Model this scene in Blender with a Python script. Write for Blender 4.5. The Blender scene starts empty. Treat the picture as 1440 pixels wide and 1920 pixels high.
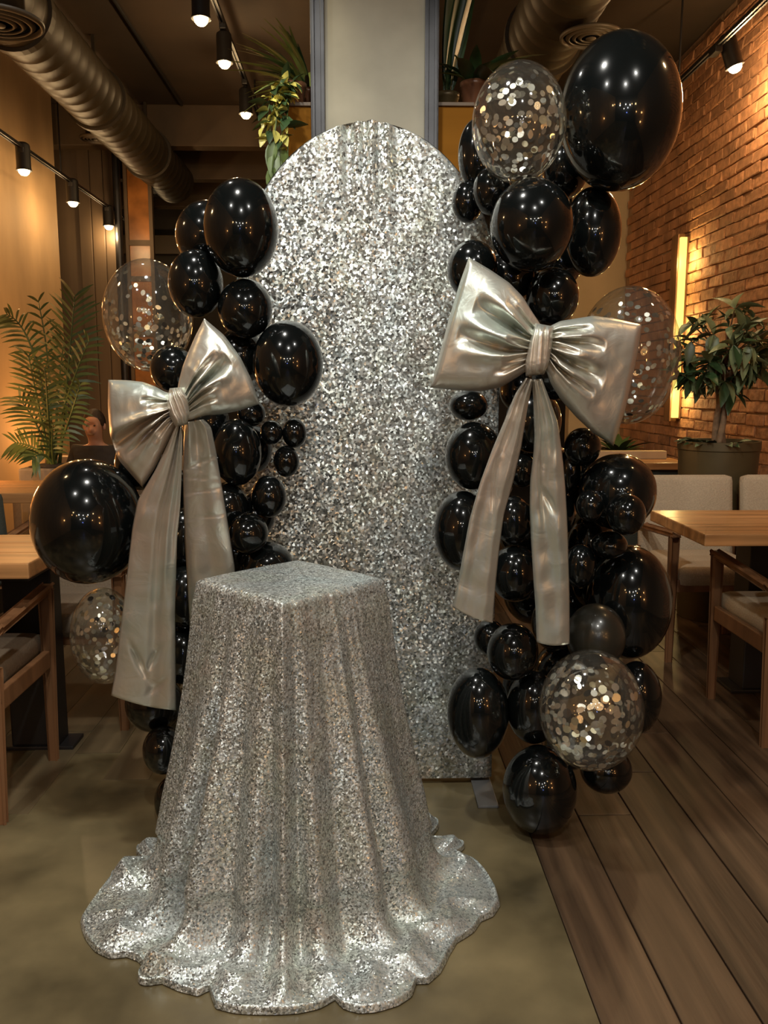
import bpy, bmesh, math, random
import numpy as np
from mathutils import Vector, Matrix, noise

S = bpy.context.scene
C = S.collection
PI = math.pi
rnd = random.Random(7)

# ------------------------------------------------------------------ camera
CAM_H, FPX = 1.29, 1600.0
PITCH, YAW = math.radians(8.53), math.radians(1.43)
cam_d = bpy.data.cameras.new('camera')
cam_d.sensor_fit = 'VERTICAL'
cam_d.sensor_height = 24.0
cam_d.lens = FPX / 1920.0 * 24.0
cam_d.clip_start = 0.05
cam = bpy.data.objects.new('camera', cam_d)
C.objects.link(cam)
cam.location = (0, 0, CAM_H)
cam.rotation_euler = (math.radians(90) - PITCH, 0, -YAW)
S.camera = cam

# ------------------------------------------------------------------ world, lamps, exposure
S.view_settings.view_transform = 'Standard'
S.view_settings.look = 'None'
S.view_settings.gamma = 1.0
S.view_settings.use_curve_mapping = False
S.view_settings.exposure = 0.0
w = bpy.data.worlds.new('dim_evening')
S.world = w
w.use_nodes = True
w.node_tree.nodes['Background'].inputs[0].default_value = (1.0, 0.86, 0.68, 1)
w.node_tree.nodes['Background'].inputs[1].default_value = 0.05

WARM = (1.0, 0.64, 0.30)
AMBER = (1.0, 0.50, 0.17)
NEUT = (1.0, 0.97, 0.89)
COOL = (0.90, 0.95, 1.0)

def lamp(name, kind, loc, power, col, radius=0.05, aim=None, spot=90, blend=0.6):
    d = bpy.data.lights.new(name, kind)
    d.energy = power
    d.color = col
    d.shadow_soft_size = radius
    if kind == 'SPOT':
        d.spot_size = math.radians(spot)
        d.spot_blend = blend
    o = bpy.data.objects.new(name, d)
    C.objects.link(o)
    o.location = loc
    if aim is not None:
        o.rotation_euler = (Vector(aim) - Vector(loc)).to_track_quat('-Z', 'Y').to_euler()
    return o

# ceiling spots that light the display from above and behind the camera
lamp('ceiling_spot_light', 'SPOT', (-0.45, 1.65, 3.62), 165, NEUT, 0.09, (0.0, 2.6, 0.7), 100)
lamp('ceiling_spot_light', 'SPOT', (-1.35, 0.15, 3.62), 105, NEUT, 0.06, (-0.2, 2.5, 0.9), 80)
lamp('ceiling_spot_light', 'SPOT', (1.15, 0.35, 3.62), 90, NEUT, 0.06, (0.3, 2.5, 0.9), 80)
lamp('ceiling_spot_light', 'SPOT', (0.25, -0.9, 3.62), 150, NEUT, 0.06, (0.1, 2.2, 0.9), 70)
# the lamps of the hall behind the camera
for (x, y, z, e, c) in ((-1.5, -1.6, 2.3, 11, WARM), (-0.7, -2.4, 2.25, 13, NEUT), (0.1, -3.0, 2.35, 13, NEUT),
                        (0.8, -2.3, 2.25, 13, NEUT), (1.5, -1.7, 2.3, 11, WARM), (-2.1, -3.4, 2.5, 9, AMBER),
                        (2.25, -1.2, 1.0, 10, AMBER), (2.25, -1.2, 1.7, 10, AMBER), (2.05, -3.2, 1.6, 11, AMBER), (-2.45, -0.8, 1.3, 8, AMBER),
                        (0.45, -3.9, 2.0, 12, COOL), (-0.35, -4.2, 1.9, 10, NEUT), (0.25, -4.6, 1.35, 9, (.25, .35, 1.0)),
                        (1.25, -4.3, 2.5, 12, WARM), (-1.2, -4.2, 2.6, 12, WARM)):
    lamp('hall_lamp_light', 'POINT', (x, y, z), e, c, 0.075)
# warm wall lamps of the room beyond, then lights added to brighten it
lamp('wall_wash_light', 'POINT', (-2.35, 4.75, 0.95), 17, AMBER, 0.08)
lamp('wall_wash_light', 'POINT', (-2.3, 5.75, 1.9), 10, AMBER, 0.05)
lamp('wall_wash_light', 'POINT', (-2.3, 6.9, 0.9), 18, AMBER, 0.08)
lamp('room_fill_light', 'POINT', (-0.95, 3.1, 3.45), 11, NEUT, 0.05)  # this and the next three: added fill points, no fixture behind them
lamp('room_fill_light', 'POINT', (1.75, 4.2, 2.7), 20, WARM, 0.07)
lamp('room_fill_light', 'POINT', (1.9, 2.3, 3.0), 9, WARM, 0.06)
lamp('room_fill_light', 'POINT', (-1.5, 2.4, 2.2), 5, WARM, 0.05)
lamp('plant_fill_spot', 'SPOT', (-0.9, 2.5, 3.58), 42, (1.0, .84, .5), 0.04, (-0.42, 3.68, 2.55), 34)  # unseen spot added to lift the plants beside the column

# ------------------------------------------------------------------ pixel rays (for measuring the photograph)
_fw = Vector((math.sin(YAW) * math.cos(PITCH), math.cos(YAW) * math.cos(PITCH), -math.sin(PITCH)))
_rt = Vector((math.cos(YAW), -math.sin(YAW), 0))
_up = _rt.cross(_fw)
EYE = Vector((0, 0, CAM_H))
def ray(px, py):
    return _fw + _rt * ((px - 720) / FPX) - _up * ((py - 960) / FPX)
def atY(px, py, Y):
    d = ray(px, py); return EYE + d * (Y / d.y)
def atX(px, py, X):
    d = ray(px, py); return EYE + d * (X / d.x)
def atZ(px, py, Z):
    d = ray(px, py); return EYE + d * ((Z - CAM_H) / d.z)
def depth(p):
    return (Vector(p) - EYE).dot(_fw)

# ------------------------------------------------------------------ materials
def new_mat(name):
    m = bpy.data.materials.new(name)
    m.use_nodes = True
    nt = m.node_tree
    b = nt.nodes['Principled BSDF']
    return m, nt, b

def col4(c):
    return (c[0], c[1], c[2], 1)

def plain(name, c, rough=0.5, metal=0.0, spec=0.5, vary=0.0, scale=6.0, bump=0.0, stretch=(1, 1, 1), objvar=0.0, detail=4):
    """Principled with a little noise in colour and relief; objvar: a random tint for each object."""
    m, nt, b = new_mat(name)
    b.inputs['Roughness'].default_value = rough
    b.inputs['Metallic'].default_value = metal
    b.inputs['Specular IOR Level'].default_value = spec
    b.inputs['Base Color'].default_value = col4(c)
    out = None
    if vary or bump:
        tc = nt.nodes.new('ShaderNodeTexCoord')
        mp = nt.nodes.new('ShaderNodeMapping')
        mp.inputs['Scale'].default_value = stretch
        nt.links.new(tc.outputs['Object'], mp.inputs[0])
        n = nt.nodes.new('ShaderNodeTexNoise')
        n.inputs['Scale'].default_value = scale
        n.inputs['Detail'].default_value = detail
        nt.links.new(mp.outputs[0], n.inputs['Vector'])
        if objvar:
            oi = nt.nodes.new('ShaderNodeObjectInfo')
            ad = nt.nodes.new('ShaderNodeVectorMath'); ad.operation = 'ADD'
            nt.links.new(mp.outputs[0], ad.inputs[0])
            sc_ = nt.nodes.new('ShaderNodeMath'); sc_.operation = 'MULTIPLY'; sc_.inputs[1].default_value = 37.0
            nt.links.new(oi.outputs['Random'], sc_.inputs[0])
            nt.links.new(sc_.outputs[0], ad.inputs[1])
            nt.links.new(ad.outputs[0], n.inputs['Vector'])
        if vary:
            r = nt.nodes.new('ShaderNodeValToRGB')
            r.color_ramp.elements[0].position = 0.3
            r.color_ramp.elements[1].position = 0.7
            r.color_ramp.elements[0].color = col4([x * (1 - vary) for x in c])
            r.color_ramp.elements[1].color = col4([min(1, x * (1 + vary)) for x in c])
            nt.links.new(n.outputs['Fac'], r.inputs[0])
            out = r.outputs[0]
        if bump:
            bp = nt.nodes.new('ShaderNodeBump')
            bp.inputs['Strength'].default_value = bump
            bp.inputs['Distance'].default_value = 0.02
            nt.links.new(n.outputs['Fac'], bp.inputs['Height'])
            nt.links.new(bp.outputs[0], b.inputs['Normal'])
    if objvar:
        oi = nt.nodes.new('ShaderNodeObjectInfo')
        mr = nt.nodes.new('ShaderNodeMapRange')
        mr.inputs['To Min'].default_value = 1 - objvar
        mr.inputs['To Max'].default_value = 1 + objvar
        nt.links.new(oi.outputs['Random'], mr.inputs['Value'])
        hv = nt.nodes.new('ShaderNodeHueSaturation')
        hv.inputs['Color'].default_value = col4(c)
        if out: nt.links.new(out, hv.inputs['Color'])
        nt.links.new(mr.outputs[0], hv.inputs['Value'])
        out = hv.outputs[0]
    if out: nt.links.new(out, b.inputs['Base Color'])
    return m

def emit(name, c, k):
    m, nt, b = new_mat(name)
    b.inputs['Base Color'].default_value = (0, 0, 0, 1)
    b.inputs['Emission Color'].default_value = col4(c)
    b.inputs['Emission Strength'].default_value = k
    return m

def sequins(name, size, k=0.55, base=(0.62, 0.62, 0.60), rough=0.30):
    """Cloth sewn with small mirror-like discs: every cell is a flake tilted its own way."""
    m, nt, b = new_mat(name)
    L = nt.links.new
    tc = nt.nodes.new('ShaderNodeTexCoord')
    dn = nt.nodes.new('ShaderNodeTexNoise'); dn.inputs['Scale'].default_value = 0.8 / size; dn.inputs['Detail'].default_value = 1
    L(tc.outputs['Object'], dn.inputs['Vector'])
    mx = nt.nodes.new('ShaderNodeVectorMath'); mx.operation = 'MULTIPLY_ADD'
    mx.inputs[1].default_value = (size * 1.1,) * 3
    L(dn.outputs['Color'], mx.inputs[0]); L(tc.outputs['Object'], mx.inputs[2])
    v = nt.nodes.new('ShaderNodeTexVoronoi'); v.inputs['Scale'].default_value = 1.0 / size
    L(mx.outputs[0], v.inputs['Vector'])
    g = nt.nodes.new('ShaderNodeNewGeometry')
    s1 = nt.nodes.new('ShaderNodeVectorMath'); s1.operation = 'SUBTRACT'; s1.inputs[1].default_value = (.5, .5, .5)
    L(v.outputs['Color'], s1.inputs[0])
    s2 = nt.nodes.new('ShaderNodeVectorMath'); s2.operation = 'MULTIPLY_ADD'; s2.inputs[1].default_value = (2 * k,) * 3
    L(s1.outputs[0], s2.inputs[0]); L(g.outputs['Normal'], s2.inputs[2])
    s3 = nt.nodes.new('ShaderNodeVectorMath'); s3.operation = 'NORMALIZE'
    L(s2.outputs[0], s3.inputs[0])
    L(s3.outputs[0], b.inputs['Normal'])
    # colour of a flake: silver, a few of them pinkish, greenish or bluish foil
    sep = nt.nodes.new('ShaderNodeSeparateColor'); L(v.outputs['Color'], sep.inputs[0])
    r = nt.nodes.new('ShaderNodeValToRGB')
    e = r.color_ramp.elements
    e[0].position = 0.0; e[0].color = col4([x * 0.30 for x in base])
    e[1].position = 1.0; e[1].color = col4([min(1, x * 1.45) for x in base])
    for p, q in ((.25, .6), (.5, .95), (.75, 1.1)):
        t = e.new(p); t.color = col4([min(1, x * q) for x in base])
    L(sep.outputs[0], r.inputs[0])
    hue = nt.nodes.new('ShaderNodeTexNoise'); hue.inputs['Scale'].default_value = 9.0; hue.inputs['Detail'].default_value = 3
    L(tc.outputs['Object'], hue.inputs['Vector'])
    tint = nt.nodes.new('ShaderNodeValToRGB')
    te = tint.color_ramp.elements
    te[0].position = .3; te[0].color = (0.92, 0.99, 1.0, 1)
    te[1].position = .72; te[1].color = (1.0, 0.94, 0.88, 1)
    t = te.new(.5); t.color = (1, 1, .98, 1)
    t = te.new(.6); t.color = (.97, 1.0, .93, 1)
    L(hue.outputs['Fac'], tint.inputs[0])
    mm = nt.nodes.new('ShaderNodeMix'); mm.data_type = 'RGBA'; mm.blend_type = 'MULTIPLY'; mm.inputs[0].default_value = 1
    L(r.outputs[0], mm.inputs[6]); L(tint.outputs[0], mm.inputs[7])
    L(mm.outputs[2], b.inputs['Base Color'])
    b.inputs['Metallic'].default_value = 0.62
    rr = nt.nodes.new('ShaderNodeMapRange'); rr.inputs['To Min'].default_value = rough * .6; rr.inputs['To Max'].default_value = rough * 1.5
    L(sep.outputs[1], rr.inputs['Value']); L(rr.outputs[0], b.inputs['Roughness'])
    return m

def clear_film(name, tint=(0.93, 0.94, 0.90)):
    """Thin clear latex: see-through, mirror-like towards the rim, a slight milkiness."""
    m, nt, b = new_mat(name)
    L = nt.links.new
    tr = nt.nodes.new('ShaderNodeBsdfTransparent'); tr.inputs[0].default_value = col4(tint)
    gl = nt.nodes.new('ShaderNodeBsdfGlossy'); gl.inputs['Roughness'].default_value = 0.05
    df = nt.nodes.new('ShaderNodeBsdfDiffuse'); df.inputs[0].default_value = (.75, .72, .64, 1)
    lw = nt.nodes.new('ShaderNodeLayerWeight'); lw.inputs['Blend'].default_value = 0.22
    mr = nt.nodes.new('ShaderNodeMapRange'); mr.inputs['To Min'].default_value = 0.05; mr.inputs['To Max'].default_value = 0.62
    L(lw.outputs['Facing'], mr.inputs['Value'])
    m1 = nt.nodes.new('ShaderNodeMixShader'); m1.inputs[0].default_value = 0.022
    m2 = nt.nodes.new('ShaderNodeMixShader')
    L(tr.outputs[0], m1.inputs[1]); L(df.outputs[0], m1.inputs[2])
    L(mr.outputs[0], m2.inputs[0]); L(m1.outputs[0], m2.inputs[1]); L(gl.outputs[0], m2.inputs[2])
    L(m2.outputs[0], nt.nodes['Material Output'].inputs[0])
    return m

def wood(name, c, rough=0.4, vary=0.45, along=0, scale=14, objvar=0.0, bump=0.1):
    st = [1.0, 1.0, 1.0]; st[along] = 0.06
    return plain(name, c, rough, vary=vary, scale=scale, stretch=st, bump=bump, objvar=objvar, detail=8)

def satin(name):
    m, nt, b = new_mat(name)
    L = nt.links.new
    tc = nt.nodes.new('ShaderNodeTexCoord')
    n = nt.nodes.new('ShaderNodeTexNoise'); n.inputs['Scale'].default_value = 5.5; n.inputs['Detail'].default_value = 2
    L(tc.outputs['Object'], n.inputs['Vector'])
    r = nt.nodes.new('ShaderNodeValToRGB'); e = r.color_ramp.elements
    e[0].position = .32; e[0].color = (.54, .62, .57, 1)
    e[1].position = .70; e[1].color = (.66, .59, .51, 1)
    t = e.new(.5); t.color = (.61, .61, .54, 1)
    L(n.outputs['Fac'], r.inputs[0]); L(r.outputs[0], b.inputs['Base Color'])
    b.inputs['Metallic'].default_value = 0.72
    b.inputs['Roughness'].default_value = 0.36
    w1 = nt.nodes.new('ShaderNodeTexNoise'); w1.inputs['Scale'].default_value = 16; w1.inputs['Detail'].default_value = 3
    w1.inputs['Distortion'].default_value = 1.2
    L(tc.outputs['Object'], w1.inputs['Vector'])
    bp = nt.nodes.new('ShaderNodeBump'); bp.inputs['Strength'].default_value = .2; bp.inputs['Distance'].default_value = .012
    L(w1.outputs['Fac'], bp.inputs['Height']); L(bp.outputs[0], b.inputs['Normal'])
    return m

M = {}
M['latex'] = plain('black_latex', (.0035, .0045, .0045), 0.06, spec=0.14)
M['latex_dull'] = plain('dusky_black_latex', (.020, .019, .014), 0.20, spec=0.5)
for k_, r_c in (('latex', .17), ('latex_dull', .30)):
    b_ = M[k_].node_tree.nodes['Principled BSDF']
    b_.inputs['Roughness'].default_value = r_c
    b_.inputs['Coat Weight'].default_value = 1.0 if k_ == 'latex' else .35
    b_.inputs['Coat Roughness'].default_value = .035 if k_ == 'latex' else .12
M['clear'] = clear_film('clear_latex')
M['foil'] = plain('silver_foil', (.86, .84, .78), 0.22, metal=.9)
M['foil_gold'] = plain('pale_gold_foil', (.85, .76, .55), 0.22, metal=.9)
M['foil_dark'] = plain('dark_side_of_foil', (.05, .045, .04), 0.3, metal=.6)
M['satin'] = satin('silver_satin')
M['satin_in'] = plain('satin_shadow_side', (.40, .36, .32), .5, metal=.4)
M['seq_cloth'] = sequins('silver_sequin_cloth', 0.0036, 0.32, (.54, .565, .56), .38)
M['seq_panel'] = sequins('silver_sequin_panel', 0.0062, 0.42, (.56, .585, .575), .35)
M['steel'] = plain('dark_grey_steel', (.045, .045, .048), .38, metal=.8, vary=.3, scale=5)
M['steel_foot'] = plain('grey_foot_steel', (.16, .16, .16), .5, metal=.3)
M['black_metal'] = plain('black_metal', (.012, .011, .011), .45)
M['concrete'] = plain('polished_concrete', (.135, .106, .054), .30, vary=.62, scale=3.2, bump=.10, detail=8)
M['subfloor'] = plain('dark_subfloor', (.02, .015, .01), .8)
M['plank'] = wood('dark_oak_plank', (.066, .039, .021), .42, .62, 1, 26, .34, .16)
M['plank_worn'] = wood('worn_grey_brown_plank', (.100, .074, .040), .36, .4, 1, 12, .35, .08)
M['column'] = plain('raw_concrete', (.30, .285, .225), .85, vary=.14, scale=4, bump=.25, detail=6)
M['plaster'] = plain('ochre_plaster', (.46, .30, .15), .75, vary=.18, scale=3, stretch=(1, 1, .35), bump=.12)
M['plaster_pale'] = plain('pale_beige_plaster', (.52, .40, .25), .8, vary=.1, scale=3)
M['ceiling'] = plain('brown_ceiling_paint', (.042, .027, .016), .8, vary=.2, scale=2)
M['beam'] = plain('dark_brown_beam', (.065, .041, .020), .6, vary=.2, scale=3)
M['dark_wall'] = plain('dark_back_wall', (.030, .022, .014), .7, vary=.3, scale=2)
M['recess'] = plain('dark_brown_panelling', (.085, .055, .03), .55, vary=.3, scale=4, stretch=(1, 1, .1))
M['duct'] = plain('brown_painted_duct', (.027, .019, .009), .5, vary=.12, scale=5)
M['brick'] = plain('orange_brown_brick', (.40, .195, .095), .85, vary=.30, scale=22, bump=.5, objvar=.28, detail=5)
M['mortar'] = plain('sandy_mortar', (.30, .19, .11), .9, vary=.2, scale=25, bump=.4)
M['wood_table'] = wood('honey_oak_top', (.46, .225, .085), .30, .35, 0, 22, 0, .05)
M['wood_chair'] = wood('walnut_brown_chair_wood', (.20, .095, .042), .36, .3, 2, 18, 0, .05)
M['wood_box'] = wood('orange_brown_plywood', (.19, .078, .008), .8, .2, 0, 6)
M['wood_box'].node_tree.nodes['Principled BSDF'].inputs['Specular IOR Level'].default_value = .08
M['fabric'] = plain('oatmeal_fabric', (.44, .345, .235), .92, vary=.12, scale=160, bump=.25)
M['fabric_brown'] = plain('grey_brown_fabric', (.20, .15, .10), .92, vary=.1, scale=120, bump=.2)
M['fabric_dark'] = plain('dark_green_grey_fabric', (.035, .04, .032), .9, vary=.1, scale=120, bump=.2)
M['leaf_dark'] = plain('dark_green_leaf', (.030, .060, .022), .38, vary=.4, scale=9, objvar=.35)
M['leaf_tree'] = plain('grey_green_leaf', (.15, .18, .085), .42, vary=.4, scale=12, objvar=.45)
M['leaf_palm'] = plain('palm_leaflet', (.075, .110, .030), .42, vary=.4, scale=6, objvar=.3)
M['leaf_yellow'] = plain('variegated_yellow_leaf', (.55, .50, .12), .4, vary=.35, scale=14, objvar=.25)
M['leaf_light'] = plain('fresh_green_blade', (.17, .21, .055), .4, vary=.4, scale=6, objvar=.4)
M['bark'] = plain('grey_brown_bark', (.19, .115, .06), .8, vary=.3, scale=30, bump=.3)
M['soil'] = plain('dark_potting_soil', (.03, .02, .012), .95, vary=.4, scale=40, bump=.5)
M['pot_bronze'] = plain('dark_bronze_planter', (.105, .078, .035), .42, metal=.35, vary=.25, scale=3)
M['pot_grey'] = plain('grey_brown_planter', (.17, .13, .09), .6, vary=.2, scale=8)
M['pot_terra'] = plain('brown_glazed_pot', (.14, .06, .03), .3, vary=.2, scale=8)
M['skin'] = plain('skin', (.48, .26, .17), .55, vary=.06, scale=20)
M['hair'] = plain('dark_brown_hair', (.025, .014, .009), .5, vary=.3, scale=60, bump=.3)
M['shirt'] = plain('dark_shirt', (.028, .026, .024), .85, vary=.15, scale=30)
M['bulb'] = emit('warm_bulb', (1.0, .74, .36), 16)
M['led'] = emit('led_strip', (1.0, .70, .14), 1.9)
M['white_grille'] = plain('grey_diffuser', (.075, .06, .042), .5)

# ------------------------------------------------------------------ object helpers
def link(o, parent=None):
    C.objects.link(o)
    if parent is not None:
        o.parent = parent
    return o

def tag(o, label=None, cat=None, group=None, kind=None):
    if label: o['label'] = label
    if cat: o['category'] = cat
    if group: o['group'] = group
    if kind: o['kind'] = kind
    return o

def empty(name, loc, label, cat, rotz=0, group=None):
    o = bpy.data.objects.new(name, None)
    o.empty_display_size = .1
    o.location = loc
    o.rotation_euler = (0, 0, rotz)
    return tag(link(o), label, cat, group)

class MB:
    """Collects shapes, then links them as ONE mesh object."""
    def __init__(s): s.v = []; s.f = []; s.mi = []; s.cur = 0
    def add(s, vs, fs):
        k = len(s.v); s.v += [tuple(x) for x in vs]
        s.f += [tuple(i + k for i in f) for f in fs]; s.mi += [s.cur] * len(fs)
        return s
    def box(s, a, b, bev=0.0, mat=None):
        bm = bmesh.new()
        bmesh.ops.create_cube(bm, size=1)
        d = [max(1e-4, b[i] - a[i]) for i in range(3)]
        for v in bm.verts:
            v.co = Vector([(a[i] + b[i]) / 2 + v.co[i] * d[i] for i in range(3)])
        if bev > 0:
            bmesh.ops.bevel(bm, geom=bm.edges[:], offset=min(bev, min(d) * .45), segments=2, affect='EDGES', profile=.6)
        bm.verts.index_update()
        vs = [v.co.copy() for v in bm.verts]
        if mat is not None: vs = [mat @ v for v in vs]
        s.add(vs, [[v.index for v in f.verts] for f in bm.faces])
        bm.free(); return s
    def bar(s, p, q, wx, wy, bev=0.004, wx2=None, wy2=None, up=(0, 0, 1)):
        """A rectangular bar from p to q, tapering to wx2 x wy2."""
        p, q = Vector(p), Vector(q); z = (q - p).normalized()
        u = Vector(up) if abs(z.dot(Vector(up))) < .95 else Vector((0, 1, 0))
        x = u.cross(z).normalized(); y = z.cross(x)
        wx2 = wx if wx2 is None else wx2; wy2 = wy if wy2 is None else wy2
        vs = []
        for (c, a, b) in ((p, wx, wy), (q, wx2, wy2)):
            e = min(a, b) * .22
            for (i, j) in ((-1, -1), (1, -1), (1, 1), (-1, 1)):
                vs.append(c + x * i * (a / 2 - e) + y * j * b / 2) if i * j > 0 else vs.append(c + x * i * a / 2 + y * j * (b / 2 - e))
                vs.append(c + x * i * a / 2 + y * j * (b / 2 - e)) if i * j > 0 else vs.append(c + x * i * (a / 2 - e) + y * j * b / 2)
        n = 8
        fs = [[i, (i + 1) % n, n + (i + 1) % n, n + i] for i in range(n)] + [list(range(n))[::-1], list(range(n, 2 * n))]
        return s.add(vs, fs)
    def tube(s, pts, rad, n=8, caps=True):
        pts = [Vector(p) for p in pts]
        rads = rad if isinstance(rad, (list, tuple)) else [rad] * len(pts)
        vs, fs = [], []
        prev = None
        for i, p in enumerate(pts):
            t = (pts[min(i + 1, len(pts) - 1)] - pts[max(i - 1, 0)]).normalized()
            if prev is None:
                a = Vector((0, 0, 1)) if abs(t.z) < .9 else Vector((1, 0, 0))
                x = a.cross(t).normalized()
            else:
                x = (prev - t * prev.dot(t)).normalized()
            prev = x; y = t.cross(x)
            for j in range(n):
                a = 2 * PI * j / n
                vs.append(p + (x * math.cos(a) + y * math.sin(a)) * rads[i])
        for i in range(len(pts) - 1):
            for j in range(n):
                fs.append([i * n + j, i * n + (j + 1) % n, (i + 1) * n + (j + 1) % n, (i + 1) * n + j])
        if caps:
            fs.append(list(range(n))[::-1]); fs.append([(len(pts) - 1) * n + j for j in range(n)])
        return s.add(vs, fs)
    def lathe(s, prof, n=32, c=(0, 0, 0), axis='z', closed=False):
        """prof: (radius, height) pairs."""
        vs, fs = [], []
        for (r, h) in prof:
            for j in range(n):
                a = 2 * PI * j / n
                v = (r * math.cos(a), r * math.sin(a), h) if axis == 'z' else (r * math.cos(a), h, r * math.sin(a))
                vs.append(Vector(v) + Vector(c))
        m = len(prof)
        for i in range(m - 1 + (1 if closed else 0)):
            for j in range(n):
                k = (i + 1) % m
                f = [i * n + j, i * n + (j + 1) % n, k * n + (j + 1) % n, k * n + j]
                fs.append(f if axis == 'z' else f[::-1])
        if not closed:
            for (i, flip) in ((0, True), (m - 1, False)):
                if prof[i][0] > 1e-5:
                    f = [i * n + j for j in range(n)]
                    if axis != 'z': flip = not flip
                    fs.append(f[::-1] if flip else f)
        return s.add(vs, fs)
    def mesh(s, name, mats, smooth=False):
        me = bpy.data.meshes.new(name)
        me.from_pydata(s.v, [], s.f)
        for m in (mats if isinstance(mats, (list, tuple)) else [mats]): me.materials.append(m)
        if any(s.mi): me.polygons.foreach_set('material_index', s.mi)
        if smooth: me.polygons.foreach_set('use_smooth', [True] * len(me.polygons))
        me.update()
        return me
    def build(s, name, mats, parent=None, smooth=False, loc=None):
        o = bpy.data.objects.new(name, s.mesh(name, mats, smooth))
        if loc is not None: o.location = loc
        return link(o, parent)

def smooth_angle(o, deg=40):
    me = o.data
    me.polygons.foreach_set('use_smooth', [True] * len(me.polygons))
    try: me.set_sharp_from_angle(angle=math.radians(deg))
    except Exception: pass
    return o

def copy_tree(o, parent=None):
    c = o.copy(); C.objects.link(c); c.parent = parent
    for ch in list(o.children): copy_tree(ch, c)
    return c

def struct(o): o['kind'] = 'structure'; return o

def sgrid(fn, nu, nv, wrap_v=False):
    """Grid of points fn(i, j) as verts and quads."""
    vs = [fn(i, j) for i in range(nu) for j in range(nv)]
    fs = []
    for i in range(nu - 1):
        for j in range(nv if wrap_v else nv - 1):
            k = (j + 1) % nv
            fs.append([i * nv + j, i * nv + k, (i + 1) * nv + k, (i + 1) * nv + j])
    return vs, fs

# ================================================================== THE SETTING
XL, XR, ZC = -2.72, 2.48, 3.80
WOOD_X = 0.482
floor = struct(MB().box((-3.7, -5.0, -0.12), (2.75, 11.3, -0.022)).build('floor', M['subfloor']))
scr = MB()
scr.box((XL, -5.0, -0.022), (WOOD_X - .003, 11.0, 0.0))
scr.build('concrete_screed', M['concrete'], floor)

def planks(x0, x1, y0, y1, wid, mat, lens, seed, ragged=0.0, lift=0.0):
    r = random.Random(seed)
    variants = []
    for L in lens:
        b = MB().box((0, 0, -.020 if not lift else -.004), (wid - .0035, L - .004, lift), .0025 if not lift else .001)
        variants.append((L, b.mesh('plank', mat)))
    n = int(round((x1 - x0) / wid))
    for i in range(n):
        y = y0 - r.random() * .9 if not ragged else y0 + r.random() * ragged
        while y < y1:
            L, me = r.choice(variants)
            if y + L > y0 + .05 and y >= y0 - 1e-3 or y < y0:
                o = bpy.data.objects.new('plank', me)
                o.location = (x0 + i * wid, max(y, y0) if y < y0 else y, r.uniform(-.0012, .0004))
                if y < y0:
                    o.scale = (1, (y + L - y0) / L, 1) if y + L - y0 > .05 else (1, .04, 1)
                link(o, floor)
            y += L
planks(WOOD_X, XR, -0.2, 8.2, 0.166, M['plank'], (1.15, 1.45, 1.8), 3)
planks(XL, -0.50, 2.30, 8.0, 0.155, M['plank_worn'], (0.62, 0.9, 1.2), 4, .75, .0025)

struct(MB().box((-3.8, -5.0, ZC), (2.75, 11.3, ZC + .12)).build('ceiling', M['ceiling']))
struct(MB().box((XL - .14, -5.0, -0.02), (XL, 8.0, ZC)).build('wall_left', M['plaster']))
struct(MB().box((-3.7, 11.0, -0.02), (2.75, 11.15, ZC)).build('wall_back', M['dark_wall']))
struct(MB().box((-3.8, -5.12, -0.02), (2.75, -5.0, ZC)).build('wall_front', M['dark_wall']))
struct(MB().box((1.98, 8.20, -0.02), (XR + .1, 8.34, ZC)).build('wall_return', M['plaster_pale']))
struct(MB().box((-3.72, 8.0, -0.02), (-3.6, 11.0, ZC)).build('wall_recess', M['dark_wall']))
# dark panelled partition behind the corner of the plaster wall
part = struct(MB().box((-3.6, 8.62, -.02), (-2.36, 8.72, ZC)).build('wall_partition', M['recess']))
for k in range(3):
    MB().box((-2.72 + k * .125, 8.60, 0.0), (-2.72 + k * .125 + .118, 8.618, ZC - .02), .006).build('panel', M['recess'], part)
struct(MB().tube([(-2.33, 8.55, 0.0), (-2.33, 8.55, ZC)], .038, 12).build('trim_1', M['steel']))
# framed amber window beside the pole
wf = MB()
x0, x1, yw = -2.29, -2.02, 8.62
for x in (x0, x1 - .035): wf.box((x, yw, 0.0), (x + .035, yw + .06, ZC))
for z in (0.0, .95, 1.75, 2.28, 2.62, 3.35): wf.box((x0 + .035, yw + .005, z), (x1 - .035, yw + .055, z + .05))
win = struct(wf.build('window_1', M['recess']))
M['amber_glass'] = plain('amber_tinted_glass', (.30, .12, .03), .25, vary=.4, scale=5)
for (z0, z1) in ((.05, .95), (1.0, 1.75), (1.80, 2.28), (2.33, 2.62), (2.67, 3.35)):
    MB().box((x0 + .035, yw + .02, z0), (x1 - .035, yw + .035, z1)).build('pane', M['amber_glass'], win)

# beams across the far end
for k, (y, z) in enumerate(((8.25, 3.44), (9.35, 3.40), (10.25, 3.30), (10.75, 2.85))):
    o = struct(MB().box((-3.6, y, z), (1.98, y + .16, ZC if k < 3 else z + .22), .008).build('ceiling_beam', M['beam']))

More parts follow.
